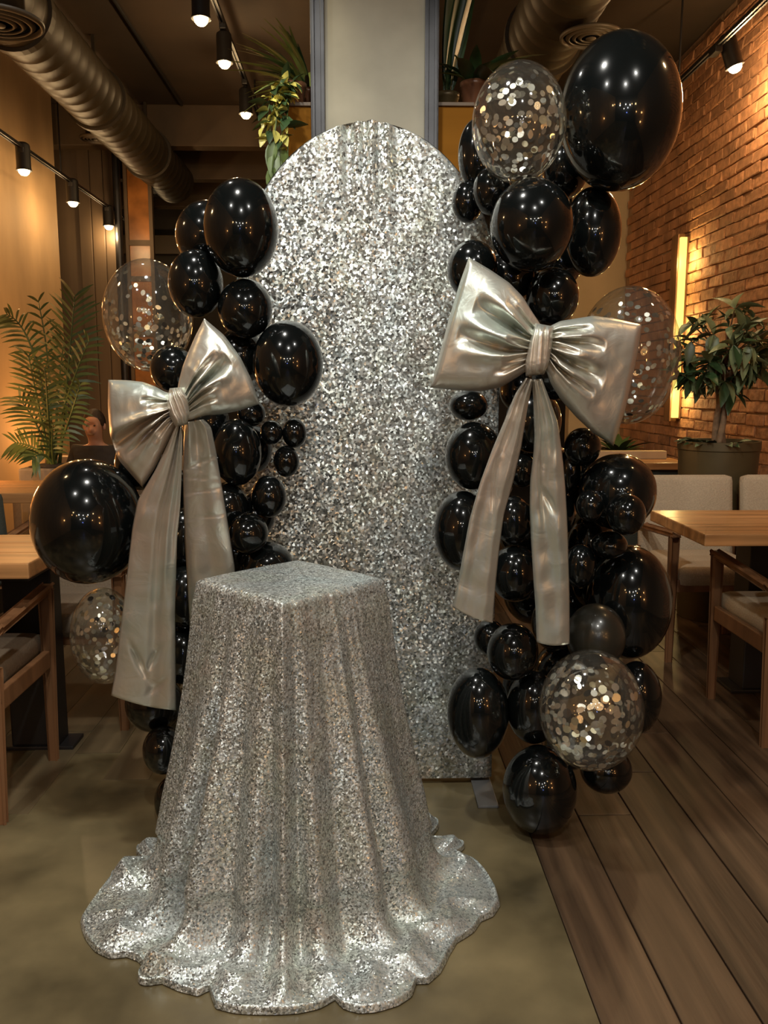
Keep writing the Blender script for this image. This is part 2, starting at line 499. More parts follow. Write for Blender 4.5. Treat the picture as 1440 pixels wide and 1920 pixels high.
# ------------------------------------------------------------------ brick wall
wr = struct(MB().box((XR, -5.0, -0.02), (XR + .14, 8.34, ZC)).build('wall_right', M['mortar']))
bv = []
r = random.Random(5)
for k in range(5):
    b = MB().box((-.016, -.118, -.034), (.02, .118, .034), .007)
    b.v = [(x + r.uniform(-.004, .004) * (x < 0), y + r.uniform(-.004, .004), z + r.uniform(-.003, .003)) for x, y, z in b.v]
    bv.append(b)
bme = [b.mesh('brick', M['brick']) for b in bv]
spots = []
for row in range(50):
    z = .06 + row * .0775
    if z > ZC - .05: break
    y = 2.26 + (row % 2) * .123
    while y < 8.1:
        spots.append((y, z)); y += .246
def seen(s):
    y, z = s
    p = Vector((XR, y, z)); d = p - EYE
    px = 720 + FPX * d.dot(_rt) / d.dot(_fw); py = 960 - FPX * d.dot(_up) / d.dot(_fw)
    return px < 1455 and -20 < py < 960 and not (px < 1270 and 70 < py < 350)
spots.sort(key=lambda s: (not seen(s), (Vector((XR, s[0], s[1])) - EYE).length))
rest = MB()
for i, (y, z) in enumerate(spots):
    off = (r.uniform(-.006, .006), r.uniform(-.004, .004), r.uniform(-.003, .003))
    if i < 298:
        o = bpy.data.objects.new('brick', bme[i % 5])
        o.location = (XR + off[0], y + off[1], z + off[2])
        o.rotation_euler = (r.uniform(-.015, .015), r.uniform(-.03, .03), r.uniform(-.03, .03))
        link(o, wr)
    else:
        b = bv[i % 5]
        rest.add([(XR + off[0] + q[0], y + off[1] + q[1], z + off[2] + q[2]) for q in b.v], b.f)
M['brick_rest'] = plain('orange_brown_bricks', (.40, .195, .095), .85, vary=.38, scale=5, bump=.5, detail=7)
o = rest.build('brickwork', M['brick_rest'], wr); o['kind'] = 'stuff'

# ------------------------------------------------------------------ column with steel angles
cy = 3.55
xa, xb = atY(604, 130, cy).x, atY(801, 130, cy).x
col = struct(MB().box((xa, cy, 0), (xb, cy + .42, ZC), .006).build('column', M['column']))
for (x, sgn) in ((xa, -1), (xb, 1)):
    b = MB()
    b.box((min(x, x + sgn * .045), cy - .012, 0), (max(x, x + sgn * .045), cy + .03, ZC), .002)
    b.box((min(x + sgn * .028, x + sgn * .040), cy - .022, 0), (max(x + sgn * .028, x + sgn * .040), cy - .008, ZC), .002)
    b.box((min(x - sgn * .01, x + sgn * .006), cy - .018, 0), (max(x - sgn * .01, x + sgn * .006), cy - .002, ZC), .002)
    b.build('steel_angle', M['steel'], col)

# ------------------------------------------------------------------ ducts, diffusers, conduit
def duct(name, X, Z, R, y0, y1, label):
    prof = []
    y = y0
    while y < y1:
        for (dy, dr) in ((0, 0), (.055, 0), (.060, .0035), (.070, .0035), (.075, 0)):
            prof.append((R + dr, y + dy))
        y += .15
    o = MB().lathe(prof, 36, (X, 0, Z), 'y').build(name, M['duct'], None, True)
    tag(o, label, 'duct')
    # flanged joints
    y = y0 + .6
    while y < y1:
        MB().lathe([(R + .004, y - .03), (R + .022, y - .03), (R + .022, y + .03), (R + .004, y + .03)], 36, (X, 0, Z), 'y').build('joint_collar', M['duct'], o)
        for s in (-1,):
            MB().box((X - .012, y - .015, Z + R), (X + .012, y + .015, ZC)).build('hanger', M['duct'], o)
        y += 1.5
    return o
duct('ventilation_duct', -1.95, 3.36, .205, 1.6, 9.3, 'long ribbed brown ventilation duct under the ceiling, along the plaster wall')
duct('ventilation_duct', 1.12, 3.40, .22, 2.0, 8.1, 'ribbed brown ventilation duct behind the clear balloon and the concrete column plants')

def diffuser(p, R, label, ztop=None):
    e = empty('air_diffuser', p, label, 'air vent')
    MB().lathe([(R, 0), (R, -.012), (R * .93, -.02), (R * .90, -.012), (R * .90, 0)], 40).build('rim', M['white_grille'], e, True)
    for k, q in enumerate((.74, .55, .36)):
        MB().lathe([(R * q + .012, -.008), (R * q - .004, -.020), (R * q - .010, -.018), (R * q, -.004)], 36, closed=True).build('ring', M['white_grille'], e, True)
    MB().lathe([(R * .92, .0), (R * .90, .004), (.001, .004)], 36).build('throat', M['black_metal'], e)
    MB().lathe([(R * .17, -.018), (R * .15, -.022), (.001, -.024)], 24).build('boss', M['white_grille'], e, True)
    zt = ZC if ztop is None else ztop
    MB().lathe([(R * .6, .004), (R * .6, zt - p[2])], 24).build('neck', M['duct'], e, True)
    return e
p = atY(1110, 3, 4.9)
diffuser((p.x, p.y, 3.150), .165, 'round concentric air diffuser under the ceiling duct near the concrete column', 3.172)
p = atY(180, 258, 7.84); diffuser((p.x, p.y, p.z), .14, 'round air diffuser hanging beside the long duct above the plaster wall corner')
p = atY(300, 362, 9.6); diffuser((p.x, p.y, p.z), .17, 'small far round air diffuser beneath the end of the long duct')
p = atY(-4, 38, 3.6); diffuser((p.x, p.y, p.z), .17, 'round air diffuser cut by the picture edge beside the near end of the long duct')
tag(MB().tube([(-1.62, .5, ZC - .02), (-1.62, 8.2, ZC - .02)], .012, 8).build('conduit', M['black_metal']),
    'thin dark conduit running straight along the brown ceiling', 'conduit')

# ------------------------------------------------------------------ track lamps
def rail(X, Z, y0, y1, label, rods):
    e = empty('track_rail', (X, y0, Z), label, 'lamp track')
    L = y1 - y0
    MB().box((-.018, 0, -.012), (-.006, L, .012), .002).box((.006, 0, -.012), (.018, L, .012), .002).box((-.008, 0, .006), (.008, L, .011)).build('rail', M['black_metal'], e)
    for y in rods:
        MB().tube([(0, y - y0, .011), (0, y - y0, ZC - Z)], .007, 8).build('suspension_rod', M['black_metal'], e)
    return e
rail(-2.40, 2.945, 3.0, 10.2, 'suspended black lamp track along the ochre plaster wall', (3.6, 5.2, 7.2, 9.4))
rail(-0.89, 3.59, 2.6, 7.9, 'black lamp track under the ceiling left of the concrete column', (3.0, 5.3, 7.6))
rail(2.08, 3.245, 3.2, 5.95, 'suspended black lamp track in front of the brick wall', (4.4, 5.9))

def track_lamp(loc, top, label, power, tilt=(0, 0), group='track spotlights', flip=0):
    """loc: middle of the glowing lamp; top: point on the rail."""
    e = empty('track_spotlight', loc, label, 'spotlight', 0, group)
    T = Vector(top) - Vector(loc)
    rot = Matrix.Rotation(tilt[0], 4, 'X') @ Matrix.Rotation(tilt[1], 4, 'Y')
    h = MB().lathe([(.001, .190), (.030, .190), (.046, .178), (.050, .165), (.050, .020), (.056, .0), (.052, -.002), (.046, .020), (.030, .05), (.001, .05)], 24)
    h.v = [tuple(rot @ Vector(v)) for v in h.v]
    ho = smooth_angle(h.build('housing', M['black_metal'], e), 35)
    b = MB().lathe([(.001, -.036), (.022, -.031), (.036, -.016), (.041, .004), (.036, .022), (.018, .045), (.001, .048)], 20)
    b.v = [tuple(rot @ Vector(v)) for v in b.v]
    b.build('bulb', M['bulb'], ho, True)
    a = rot @ Vector((0, 0, .17))
    MB().tube([a, (a + T) / 2 + Vector((0, 0, .02)), T], .010, 8).build('stem', M['black_metal'], e)
    MB().box((T.x - .022, T.y - .05, T.z - .03), (T.x + .022, T.y + .05, T.z + .012), .006).build('adapter', M['black_metal'], e)
    d = rot @ Vector((0, 0, -.075))
    lamp('track_spot_light', 'POINT', Vector(loc) + d, power, (1.0, .66, .32), .03)
    return e
lampdef = [
    ((377, 36), -.89, 3.59, 'bright track spotlight nearest the top of the ceiling, left of the column', 11),
    ((421, 118), -.89, 3.59, 'middle one of three spotlights on the ceiling track left of the column', 11),
    ((461, 214), -.89, 3.59, 'last spotlight on the ceiling track, beside the yellow trailing plant', 11),
    ((45, 320), -2.40, 2.945, 'first track spotlight along the ochre plaster wall, next to the picture edge', 10),
    ((137, 380), -2.40, 2.945, 'second track spotlight along the ochre plaster wall', 10),
    ((204, 424), -2.40, 2.945, 'third track spotlight along the plaster wall, just past its corner', 10),
    ((275, 469), -2.40, 2.945, 'farthest tiny track spotlight, past the amber window', 6),
]
for ((px, py), X, Z, lab, pw) in lampdef:
    p = atX(px, py, X)
    track_lamp(p, (X, p.y, Z - .012), lab, pw)
p = atX(1378, 125, 2.20)
track_lamp(p, (2.08, p.y, 3.233), 'track spotlight hanging before the brick wall near the big black balloon', 22, (0, -.35))

# glowing strip on an upright board fixed to the brick wall
p0, p1 = atX(1281, 440, XR - .05), atX(1281, 792, XR - .05)
e = empty('wall_light_board', (XR - .03, p0.y, p1.z), 'upright wooden board with a glowing yellow strip on the brick wall behind the topiary', 'wall lamp')
H = p0.z - p1.z
MB().box((-.075, -.05, 0), (-.02, .085, H), .006).build('board', M['wood_chair'], e)
MB().box((-.020, -.045, .02), (.012, .08, H - .02)).build('batten', M['wood_chair'], e)
MB().box((-.065, -.082, .03), (-.015, -.052, H - .03), .004).build('light_strip', M['led'], e)
for k in range(3):
    lamp('strip_light', 'POINT', (XR - .11, p0.y - .16, p1.z + H * (.15 + .35 * k)), 5.5, (1.0, .68, .26), .04)

# ================================================================== SEQUIN PANEL
YP = 2.625
top = atY(693, 228, YP)
br = atY(918, 1462, YP)
PXC = atY(692, 900, YP).x
PHW = 0.398
PZ0, PZ1 = 0.018, top.z
ARCH = 0.53
pan = empty('arch_backdrop', (PXC, YP, 0), 'tall round-topped panel stretched with silver sequin cloth behind the draped pedestal', 'backdrop panel')
def halfw(z):
    zs = PZ1 - ARCH
    return PHW if z <= zs else PHW * math.sqrt(max(0.0, 1 - ((z - zs) / ARCH) ** 2))
def pan_front(i, j, nu=150, nv=90):
    t = i / (nu - 1)
    t = math.sin(t * PI / 2) if t > 0 else 0
    z = PZ0 + (PZ1 - PZ0) * t
    hw = max(halfw(z), .002)
    u = -1 + 2 * j / (nv - 1)
    x = u * hw
    near = max(0.0, 1 - (PZ1 - z) / .42)
    y = -.017 * near ** 1.2 * (math.sin(x * 105 + 2 * math.sin(x * 22)) * .55 + .5 * math.sin(x * 41 + 1)) * math.exp(-((x + .04) / .22) ** 2)
    y += -.004 * noise.noise(Vector((x * 5, z * 2.2, 3)))
    e = 1 - abs(u) ** 30
    return (x, y * e - .006 * e + .004 * (1 - e), z)
vs, fs = sgrid(pan_front, 150, 90)
o = MB().add(vs, fs).build('sequin_cover', M['seq_panel'], pan, True)
o['label'] = 'silver sequin cloth, gathered at the top of the arch'
# rim and back board
rim = MB()
zs = [PZ0] + [PZ0 + (PZ1 - ARCH - PZ0) * k / 8 for k in range(1, 9)] + [PZ1 - ARCH + ARCH * math.sin(k / 24 * PI / 2) for k in range(1, 25)]
outl = [(-halfw(z), z) for z in zs] + [(halfw(z), z) for z in zs[::-1][1:]]
n = len(outl)
v = [(x, 0, z) for x, z in outl] + [(x, .026, z) for x, z in outl]
rim.add(v, [[i, (i + 1) % n, n + (i + 1) % n, n + i] for i in range(n)] + [list(range(n, 2 * n))])
rim.build('back_board', M['steel_foot'], pan)
for x in (-PHW + .05, PHW - .035):
    f = MB()
    f.box((x - .032, -.175 if x > 0 else -.05, 0.0), (x + .032, .20, .008), .002)
    f.box((x - .02, .028, .006), (x + .02, .036, .30), .002)
    f.build('stand_foot', M['steel_foot'], pan)

# ================================================================== DRAPED PEDESTAL
ZT = 0.815
tc = atZ(545, 1083, ZT)
TCX, TCY = tc.x, tc.y
DIAG = 0.232
edge_px = [(150, 1722), (158, 1752), (178, 1778), (205, 1791), (238, 1788), (258, 1796), (275, 1812), (300, 1836), (335, 1852), (372, 1861),
           (392, 1850), (404, 1884), (440, 1893), (500, 1896), (560, 1893), (600, 1884), (628, 1868), (642, 1884), (672, 1893), (705, 1891), (748, 1878), (772, 1862),
           (780, 1838), (803, 1838), (826, 1818), (842, 1786), (856, 1762), (888, 1742), (902, 1722), (925, 1712), (938, 1692), (930, 1662), (912, 1636), (888, 1612), (850, 1596),
           (760, 1582), (660, 1572), (545, 1566), (430, 1574), (320, 1596), (255, 1626), (212, 1642), (188, 1668), (168, 1692)]
pol = []
for px, py in edge_px:
    q = atZ(px, py, .012)
    pol.append((math.atan2(q.y - TCY, q.x - TCX), math.hypot(q.x - TCX, q.y - TCY)))
pol.sort()
pa = np.array([a for a, _ in pol]); pr = np.array([r_ for _, r_ in pol])
pa = np.concatenate([pa - 2 * PI, pa, pa + 2 * PI]); pr = np.concatenate([pr, pr, pr])
NPHI = 560
NF = 17
def cloth_point(i, j):
    phi = 2 * PI * j / NPHI
    c, s = abs(math.cos(phi)), abs(math.sin(phi))
    rt = DIAG / ((c ** 1.07 + s ** 1.07) ** (1 / 1.07))
    re = float(np.interp(phi if phi <= PI else phi - 2 * PI, pa, pr))
    # folds: NF ridges around, a valley right below the front corner
    ph = phi + PI / 2 + .10 * math.sin(3 * (phi + PI / 2)) + .045 * math.sin(7 * (phi + PI / 2)) + .03 * math.sin(2 * (phi + PI / 2))
    f = math.cos(NF * ph)
    amp = .62 + .75 * noise.noise(Vector((math.cos(phi) * 2.1, math.sin(phi) * 2.1, 5)))
    ridge = (1 - abs(math.sin(NF * ph / 2 + PI / 2))) if False else (.5 + .5 * f) ** .8 * 2 - 1
    ridge = max(-1.0, min(1.15, ridge * amp))
    NT, ND, NB = 26, 70, 60
    front = max(0.0, -math.sin(phi))
    rb = .312 + .022 * abs(math.cos(phi)) - .012 * front
    if i < NT:
        t = i / NT
        r_ = rt * t
        x, y = r_ * math.cos(phi), r_ * math.sin(phi)
        z = ZT + .002 * noise.noise(Vector((x * 14, y * 14, 0))) - .010 * max(0, (t - .88) / .12) ** 2
        return (x, y, z)
    if i < NT + ND:
        t = (i - NT) / ND
        z = ZT - .010 - (ZT - .010 - .130) * t
        k = t ** 1.12
        r_ = rt + .007 * min(1, t * 12) + (rb - rt) * (.80 * k + .20 * t ** 3)
        a = .042 * min(1.0, t * 1.2) ** 1.35
        r_ += a * ridge + .004 * noise.noise(Vector((x_(phi) * 6, z * 3, 1)))
        return (r_ * math.cos(phi), r_ * math.sin(phi), z)
    t = (i - NT - ND) / (NB - 1)
    r0 = rb + .042 * ridge
    RF, ZF = .085 + .02 * ridge, .118
    re2 = max(re, r0 + RF + .03)
    tf = .36
    if t < tf:
        a_ = t / tf * PI / 2
        r_ = r0 + RF * (1 - math.cos(a_))
        z0 = .012 + ZF * (1 - math.sin(a_))
        s_ = 0.0
    else:
        s_ = (t - tf) / (1 - tf)
        r_ = r0 + RF + (re2 - r0 - RF) * s_
        z0 = .012
    x, y = r_ * math.cos(phi), r_ * math.sin(phi)
    w_ = min(1.0, t / tf) ** 2
    hump = max(0.0, .5 + .5 * ridge) ** 1.5 * .040 * w_ * (1 - s_) ** 1.2
    nn = noise.noise(Vector((x * 5.5, y * 5.5, 2)))
    wr_ = .030 * max(0, .5 - abs(nn) * 3.0) * w_ * (1 - s_ ** 3)
    wr_ += .006 * (noise.noise(Vector((x * 13, y * 13, 8))) + .5) * w_ * (1 - s_ ** 4)
    roll = .007 * max(0, 1 - abs(s_ - .95) / .06)
    z = z0 + hump + wr_ + roll
    if s_ > .97: z *= 1 - .75 * (s_ - .97) / .03
    return (x, y, max(.002, z))
def x_(p): return math.cos(p) + 2 * math.sin(p)
NI = 26 + 70 + 60
vs, fs = sgrid(cloth_point, NI, NPHI, True)
o = MB().add(vs, [f[::-1] for f in fs]).build('sequin_tablecloth', M['seq_cloth'], None, True, (TCX, TCY, 0))
tag(o, 'floor-length silver sequin cloth draped over a square pedestal, pooling on the floor', 'tablecloth')

# ================================================================== BALLOONS
BALLOONS = [  # kind, picture x, y, half width, half height, distance, garland, label
    ('black', 452, 428, 70, 90, 2.354, 'a', 'large glossy black balloon topping the column of balloons above the smaller bow'),
    ('black', 388, 442, 58, 64, 2.495, 'a', 'black balloon half hidden behind the topmost balloon over the smaller bow'),
    ('black', 367, 532, 51, 63, 2.397, 'a', 'black balloon touching the upper side of the clear balloon near the smaller bow'),
    ('black', 460, 579, 51, 55, 2.374, 'a', 'medium black balloon below the topmost one, at the edge of the sequin panel'),
    ('black', 540, 682, 66, 80, 2.372, 'a', "large black balloon bulging over the sequin panel beside the smaller bow's raised loop"),
    ('clear', 278, 592, 83, 104, 2.520, 'a', 'clear balloon with scattered confetti behind the raised loop of the smaller bow, near the palm'),
    ('black', 325, 692, 43, 44, 2.418, 'a', "black balloon between the clear confetti balloon and the smaller bow's knot"),
    ('black', 450, 668, 48, 52, 2.458, 'a', 'shadowed black balloon just behind the raised tip of the smaller bow'),
    ('black', 444, 848, 46, 63, 2.370, 'a', "black balloon right under the smaller bow's raised loop, beside its shorter-looking tail"),
    ('black', 509, 811, 21, 23, 2.397, 'a', 'tiny black balloon of the upper pair beside the sequin panel, nearer the smaller bow'),
    ('black', 552, 812, 23, 28, 2.414, 'a', 'tiny black balloon of the upper pair lying farthest over the sequin panel'),
    ('black', 537, 865, 24, 30, 2.392, 'a', 'tiny black balloon just below the tiny pair at the sequin panel'),
    ('black', 504, 931, 33, 40, 2.391, 'a', 'black balloon below the three tiny ones, at the edge of the sequin panel'),
    ('black', 472, 775, 26, 24, 2.412, 'a', "tiny black balloon peeping out under the corner of the smaller bow's raised loop"),
    ('black', 465, 1000, 38, 38, 2.306, 'a', 'small black balloon above the back corner of the draped pedestal, beside the bow tail'),
    ('black', 500, 1060, 50, 45, 2.368, 'a', 'black balloon whose rounded top shows just behind the draped pedestal top'),
    ('black', 425, 952, 42, 48, 2.380, 'a', 'shadowed black balloon beside the middle of the shorter-looking tail of the smaller bow'),
    ('black', 165, 978, 103, 118, 2.384, 'a', 'very large round black balloon beside the smaller bow, in front of the wooden table'),
    ('clear', 195, 1192, 61, 92, 2.394, 'a', 'clear confetti balloon under the very large round balloon, half behind the bow tail'),
    ('black', 290, 1318, 54, 54, 2.434, 'a', "black balloon showing under the hem of the smaller bow's long tail"),
    ('black', 306, 1406, 38, 46, 2.342, 'a', 'small black balloon second from the floor beside the draped pedestal'),
    ('black', 326, 1502, 36, 50, 2.39, 'a', 'lowest black balloon, on the floor behind the draped pedestal'),
    ('black', 345, 1010, 48, 60, 2.473, 'a', "black balloon in the gap between the smaller bow's tails, level with the large round balloon"),
    ('black', 350, 1120, 46, 60, 2.405, 'a', "black balloon in the gap between the smaller bow's long tail and the pedestal's top corner"),
    ('black', 345, 1225, 48, 58, 2.441, 'a', "black balloon between the smaller bow's long tail and the draped pedestal's side"),
    ('black', 385, 790, 44, 52, 2.438, 'a', "black balloon right behind the knot side of the smaller bow's raised loop"),
    ('black', 262, 870, 46, 50, 2.518, 'a', 'shadowed black balloon behind the lower loop of the smaller bow'),
    ('black', 405, 1060, 42, 50, 2.558, 'a', 'black balloon behind the lower end of the shorter-looking bow tail'),
    ('black', 1162, 211, 112, 141, 2.374, 'b', 'biggest black balloon of all, up by the brick wall'),
    ('clear', 973, 231, 88, 108, 2.327, 'b', 'clear balloon full of silver confetti beside the biggest black balloon'),
    ('black', 893, 290, 34, 64, 2.539, 'b', 'slim black balloon behind the uppermost clear confetti balloon, against the column side'),
    ('black', 876, 379, 29, 38, 2.511, 'b', 'small black balloon at the curved top edge of the sequin panel'),
    ('black', 922, 358, 36, 44, 2.440, 'b', 'small black balloon tucked below the uppermost clear confetti balloon'),
    ('black', 997, 422, 78, 85, 2.306, 'b', 'large black balloon directly under the uppermost clear confetti balloon'),
    ('black', 1111, 435, 53, 82, 2.474, 'b', 'black balloon below the biggest balloon, partly behind its large neighbour'),
    ('black', 1036, 556, 49, 54, 2.417, 'b', "black balloon right above the larger bow's knot"),
    ('black', 886, 506, 48, 54, 2.401, 'b', "black balloon behind the top corner of the larger bow's loop over the panel"),
    ('black', 955, 520, 50, 52, 2.495, 'b', "shadowed black balloon in the gap above the larger bow's loop"),
    ('clear', 1178, 667, 95, 128, 2.444, 'b', 'clear pale confetti balloon behind the larger bow, near the topiary tree'),
    ('black', 878, 760, 36, 29, 2.456, 'b', "small black balloon just under the lower corner of the larger bow's loop over the panel"),
    ('black', 888, 855, 54, 64, 2.425, 'b', "black balloon over the sequin panel beside the upper part of the larger bow's tail"),
    ('black', 866, 995, 53, 76, 2.418, 'b', "larger black balloon over the sequin panel beside the middle of the larger bow's tail"),
    ('black', 979, 882, 28, 32, 2.467, 'b', "small dark balloon high in the gap between the larger bow's two tails"),
    ('black', 962, 975, 36, 46, 2.424, 'b', "dark balloon in the middle of the gap between the larger bow's two tails"),
    ('black', 965, 1075, 46, 54, 2.430, 'b', "dark balloon low in the gap between the larger bow's two tails"),
    ('black', 1092, 838, 34, 36, 2.433, 'b', 'small black balloon under the pointed tip of the larger bow, near the far counter'),
    ('black', 1068, 882, 22, 42, 2.494, 'b', "narrow dark balloon edge beside the larger bow's straight tail"),
    ('black', 1158, 922, 71, 72, 2.442, 'b', 'large black balloon in front of the oatmeal chair back behind the table'),
    ('black', 1106, 948, 26, 30, 2.344, 'b', 'small black balloon nearer the bow tail of the two stuck on the large balloon'),
    ('black', 1174, 964, 36, 40, 2.289, 'b', 'small black balloon nearer the wooden table of the two stuck on the large balloon'),
    ('black', 1142, 1022, 34, 26, 2.390, 'b', 'small black balloon wedged on top of the big lower balloon by the armchairs'),
    ('black', 1088, 1062, 30, 42, 2.402, 'b', "small black balloon beside the lower half of the larger bow's straight tail"),
    ('black', 1179, 1129, 79, 108, 2.476, 'b', 'big black balloon beside the armchair at the wooden table'),
    ('dull', 1117, 1193, 55, 62, 2.335, 'b', 'dusky matte black balloon just above the lowest clear confetti balloon'),
    ('black', 961, 1222, 48, 54, 2.348, 'b', "black balloon below the gap between the larger bow's tails"),
    ('black', 896, 1336, 58, 87, 2.373, 'b', 'oval black balloon over the bottom of the sequin panel'),
    ('black', 1000, 1326, 50, 70, 2.375, 'b', 'shadowed black balloon between the oval one and the lowest clear confetti balloon'),
    ('clear', 1108, 1331, 97, 114, 2.178, 'b', 'clear balloon packed with silver confetti, near the plank floor'),
    ('black', 1193, 1308, 46, 70, 2.404, 'b', 'black balloon half behind the lowest clear confetti balloon, on its chair side'),
    ('black', 1012, 1480, 69, 84, 2.310, 'b', 'black balloon standing on the floor at the foot of the larger garland'),
    ('black', 1136, 1442, 48, 44, 2.357, 'b', 'black balloon peeping out below the lowest clear confetti balloon'),
    ('black', 918, 1195, 30, 34, 2.455, 'b', "dark little balloon under the hem of the larger bow's slanting tail"),
    ('black', 1040, 1165, 44, 56, 2.521, 'b', "dark balloon just behind the hem of the larger bow's straight tail"),
    ('black', 1040, 960, 40, 50, 2.528, 'b', "black balloon behind the middle of the larger bow's straight tail"),
    ('black', 1035, 1060, 42, 52, 2.497, 'b', "black balloon behind the lower third of the larger bow's straight tail"),
    ('black', 1000, 790, 52, 60, 2.489, 'b', "black balloon right behind the place where the larger bow's tails part"),
    ('black', 930, 640, 56, 60, 2.467, 'b', None),
    ('black', 1045, 690, 50, 60, 2.409, 'b', None),
    ('black', 985, 1000, 49.2, 56.8, 2.654, 'b', "dark balloon farthest back in the gap between the larger bow's tails, at half their length"),
    ('black', 1000, 1112, 56.3, 58.2, 2.684, 'b', "dark balloon farthest back in the gap between the larger bow's tail hems"),
    ('black', 978, 828, 36.8, 42.7, 2.635, 'b', "dark balloon farthest back just under the larger bow's knot"),
    ('black', 1070, 1130, 48.5, 50.4, 2.801, 'b', "dark balloon farthest back behind the straight tail's lower end"),
    ('black', 1108, 1022, 44.6, 58.2, 2.611, 'b', 'shadowed black balloon deep below the small pair by the oatmeal chair back'),
    ('black', 1112, 1098, 38.8, 44.6, 2.678, 'b', 'shadowed black balloon deep between the straight bow tail and the big balloon by the armchair'),
    ('black', 1052, 1258, 50.4, 54.3, 2.584, 'b', 'dark balloon just above the lowest clear confetti balloon, behind the dusky one'),
    ('black', 972, 1285, 29.6, 33.7, 2.528, 'b', 'dark balloon between the oval balloon and the balloon below the tail gap'),
    ('black', 1098, 912, 42.7, 50.4, 2.614, 'b', 'dark balloon behind the small balloon pair, level with the top of the wooden table chair'),
    ('black', 1048, 492, 44.6, 48.5, 2.599, 'b', 'dark balloon behind the gap of the two balloons below the biggest one'),
    ('black', 1058, 318, 44.6, 54.3, 2.557, 'b', 'dark balloon in the gap between the uppermost clear balloon and the biggest black one'),
    ('black', 1035, 885, 44.6, 50.4, 2.736, 'b', None),
    ('black', 975, 730, 39.1, 43.8, 2.710, 'b', None),
    ('black', 1068, 1390, 46.6, 54.3, 2.497, 'b', 'dark balloon mostly covered by the lowest clear confetti balloon, near the floor one'),
    ('black', 935, 905, 27.3, 34.1, 2.554, 'b', None),
    ('black', 476, 842, 34.9, 44.6, 2.487, 'a', 'shadowed black balloon behind the tiny trio beside the sequin panel'),
    ('black', 440, 1035, 42.7, 48.5, 2.461, 'a', 'shadowed black balloon behind the end of the shorter-looking bow tail, near the pedestal top'),
    ('black', 400, 700, 30.7, 34.7, 2.57, 'a', None),
    ('black', 480, 965, 36.9, 42.7, 2.470, 'a', 'shadowed black balloon behind the one at the sequin panel edge, above the pedestal top'),
    ('black', 322, 930, 44.6, 54.3, 2.603, 'a', "dark balloon at the top of the gap between the smaller bow's tails"),
    ('black', 318, 1130, 44.6, 54.3, 2.523, 'a', "dark balloon behind the lower half of the smaller bow's long tail"),
    ('black', 300, 1265, 42.7, 48.5, 2.620, 'a', "dark balloon just behind the hem of the smaller bow's long tail"),
    ('black', 345, 1340, 42.7, 50.4, 2.553, 'a', 'dark balloon behind the second lowest balloon next to the draped pedestal'),
]
GA, GB = 'balloons of the smaller garland beside the draped pedestal', 'balloons of the larger garland by the brick wall'
HA, HB = 'black balloon packed behind the tails of the smaller bow', 'black balloon packed behind the larger bow, mostly hidden'
def balloon_mesh(name, mat, seg=44):
    prof = []
    for k in range(33):
        a = -PI / 2 + PI * k / 32
        r_, h = math.cos(a), math.sin(a)
        if h > .55: h += .05 * ((h - .55) / .45) ** 2; r_ *= 1 - .06 * (h - .55)
        prof.append((max(r_, .0008), h))
    b = MB().lathe(prof, seg, (0, 0, 0), 'y')
    return b.mesh(name, mat, True)
bmesh_k = balloon_mesh('balloon', M['latex'])
bmesh_d = balloon_mesh('balloon', M['latex_dull'])
bmesh_c = balloon_mesh('clear_balloon', M['clear'])
def knot_mesh(mat):
    return MB().lathe([(.030, 0), (.018, .006), (.010, .014), (.009, .022), (.014, .028), (.020, .034), (.021, .038), (.012, .037), (.001, .034)], 14, (0, 0, 0), 'y').mesh('knot', mat, True)
km = {'black': knot_mesh(M['latex']), 'dull': knot_mesh(M['latex_dull']), 'clear': knot_mesh(M['foil_gold'])}
rb_ = random.Random(21)
conf_def = []
for (kind, px, py, rx, ry, Y, g, lab) in BALLOONS:
    c = atY(px, py, Y)
    k = depth(c) / FPX
    ax, az = rx * k, ry * k
    me = {'black': bmesh_k, 'dull': bmesh_d, 'clear': bmesh_c}[kind]
    o = bpy.data.objects.new('clear_balloon' if kind == 'clear' else 'balloon', me)
    link(o)
    o.location = c
    o.scale = (ax, ax, az)
    tag(o, lab or (HA if g == 'a' else HB), 'balloon', (GA if g == 'a' else GB) if lab else ('hidden ' + (GA if g == 'a' else GB)))
    kn = bpy.data.objects.new('knot', km[kind])
    link(kn, o)
    kn.matrix_parent_inverse = Matrix.Identity(4)
    kn.location = (0, 1.04, 0)
    kn.scale = (.55 / ax * 1.0, .55 / ax, .55 / az)
    if kind == 'clear':
        conf_def.append((o, ax, az, px))
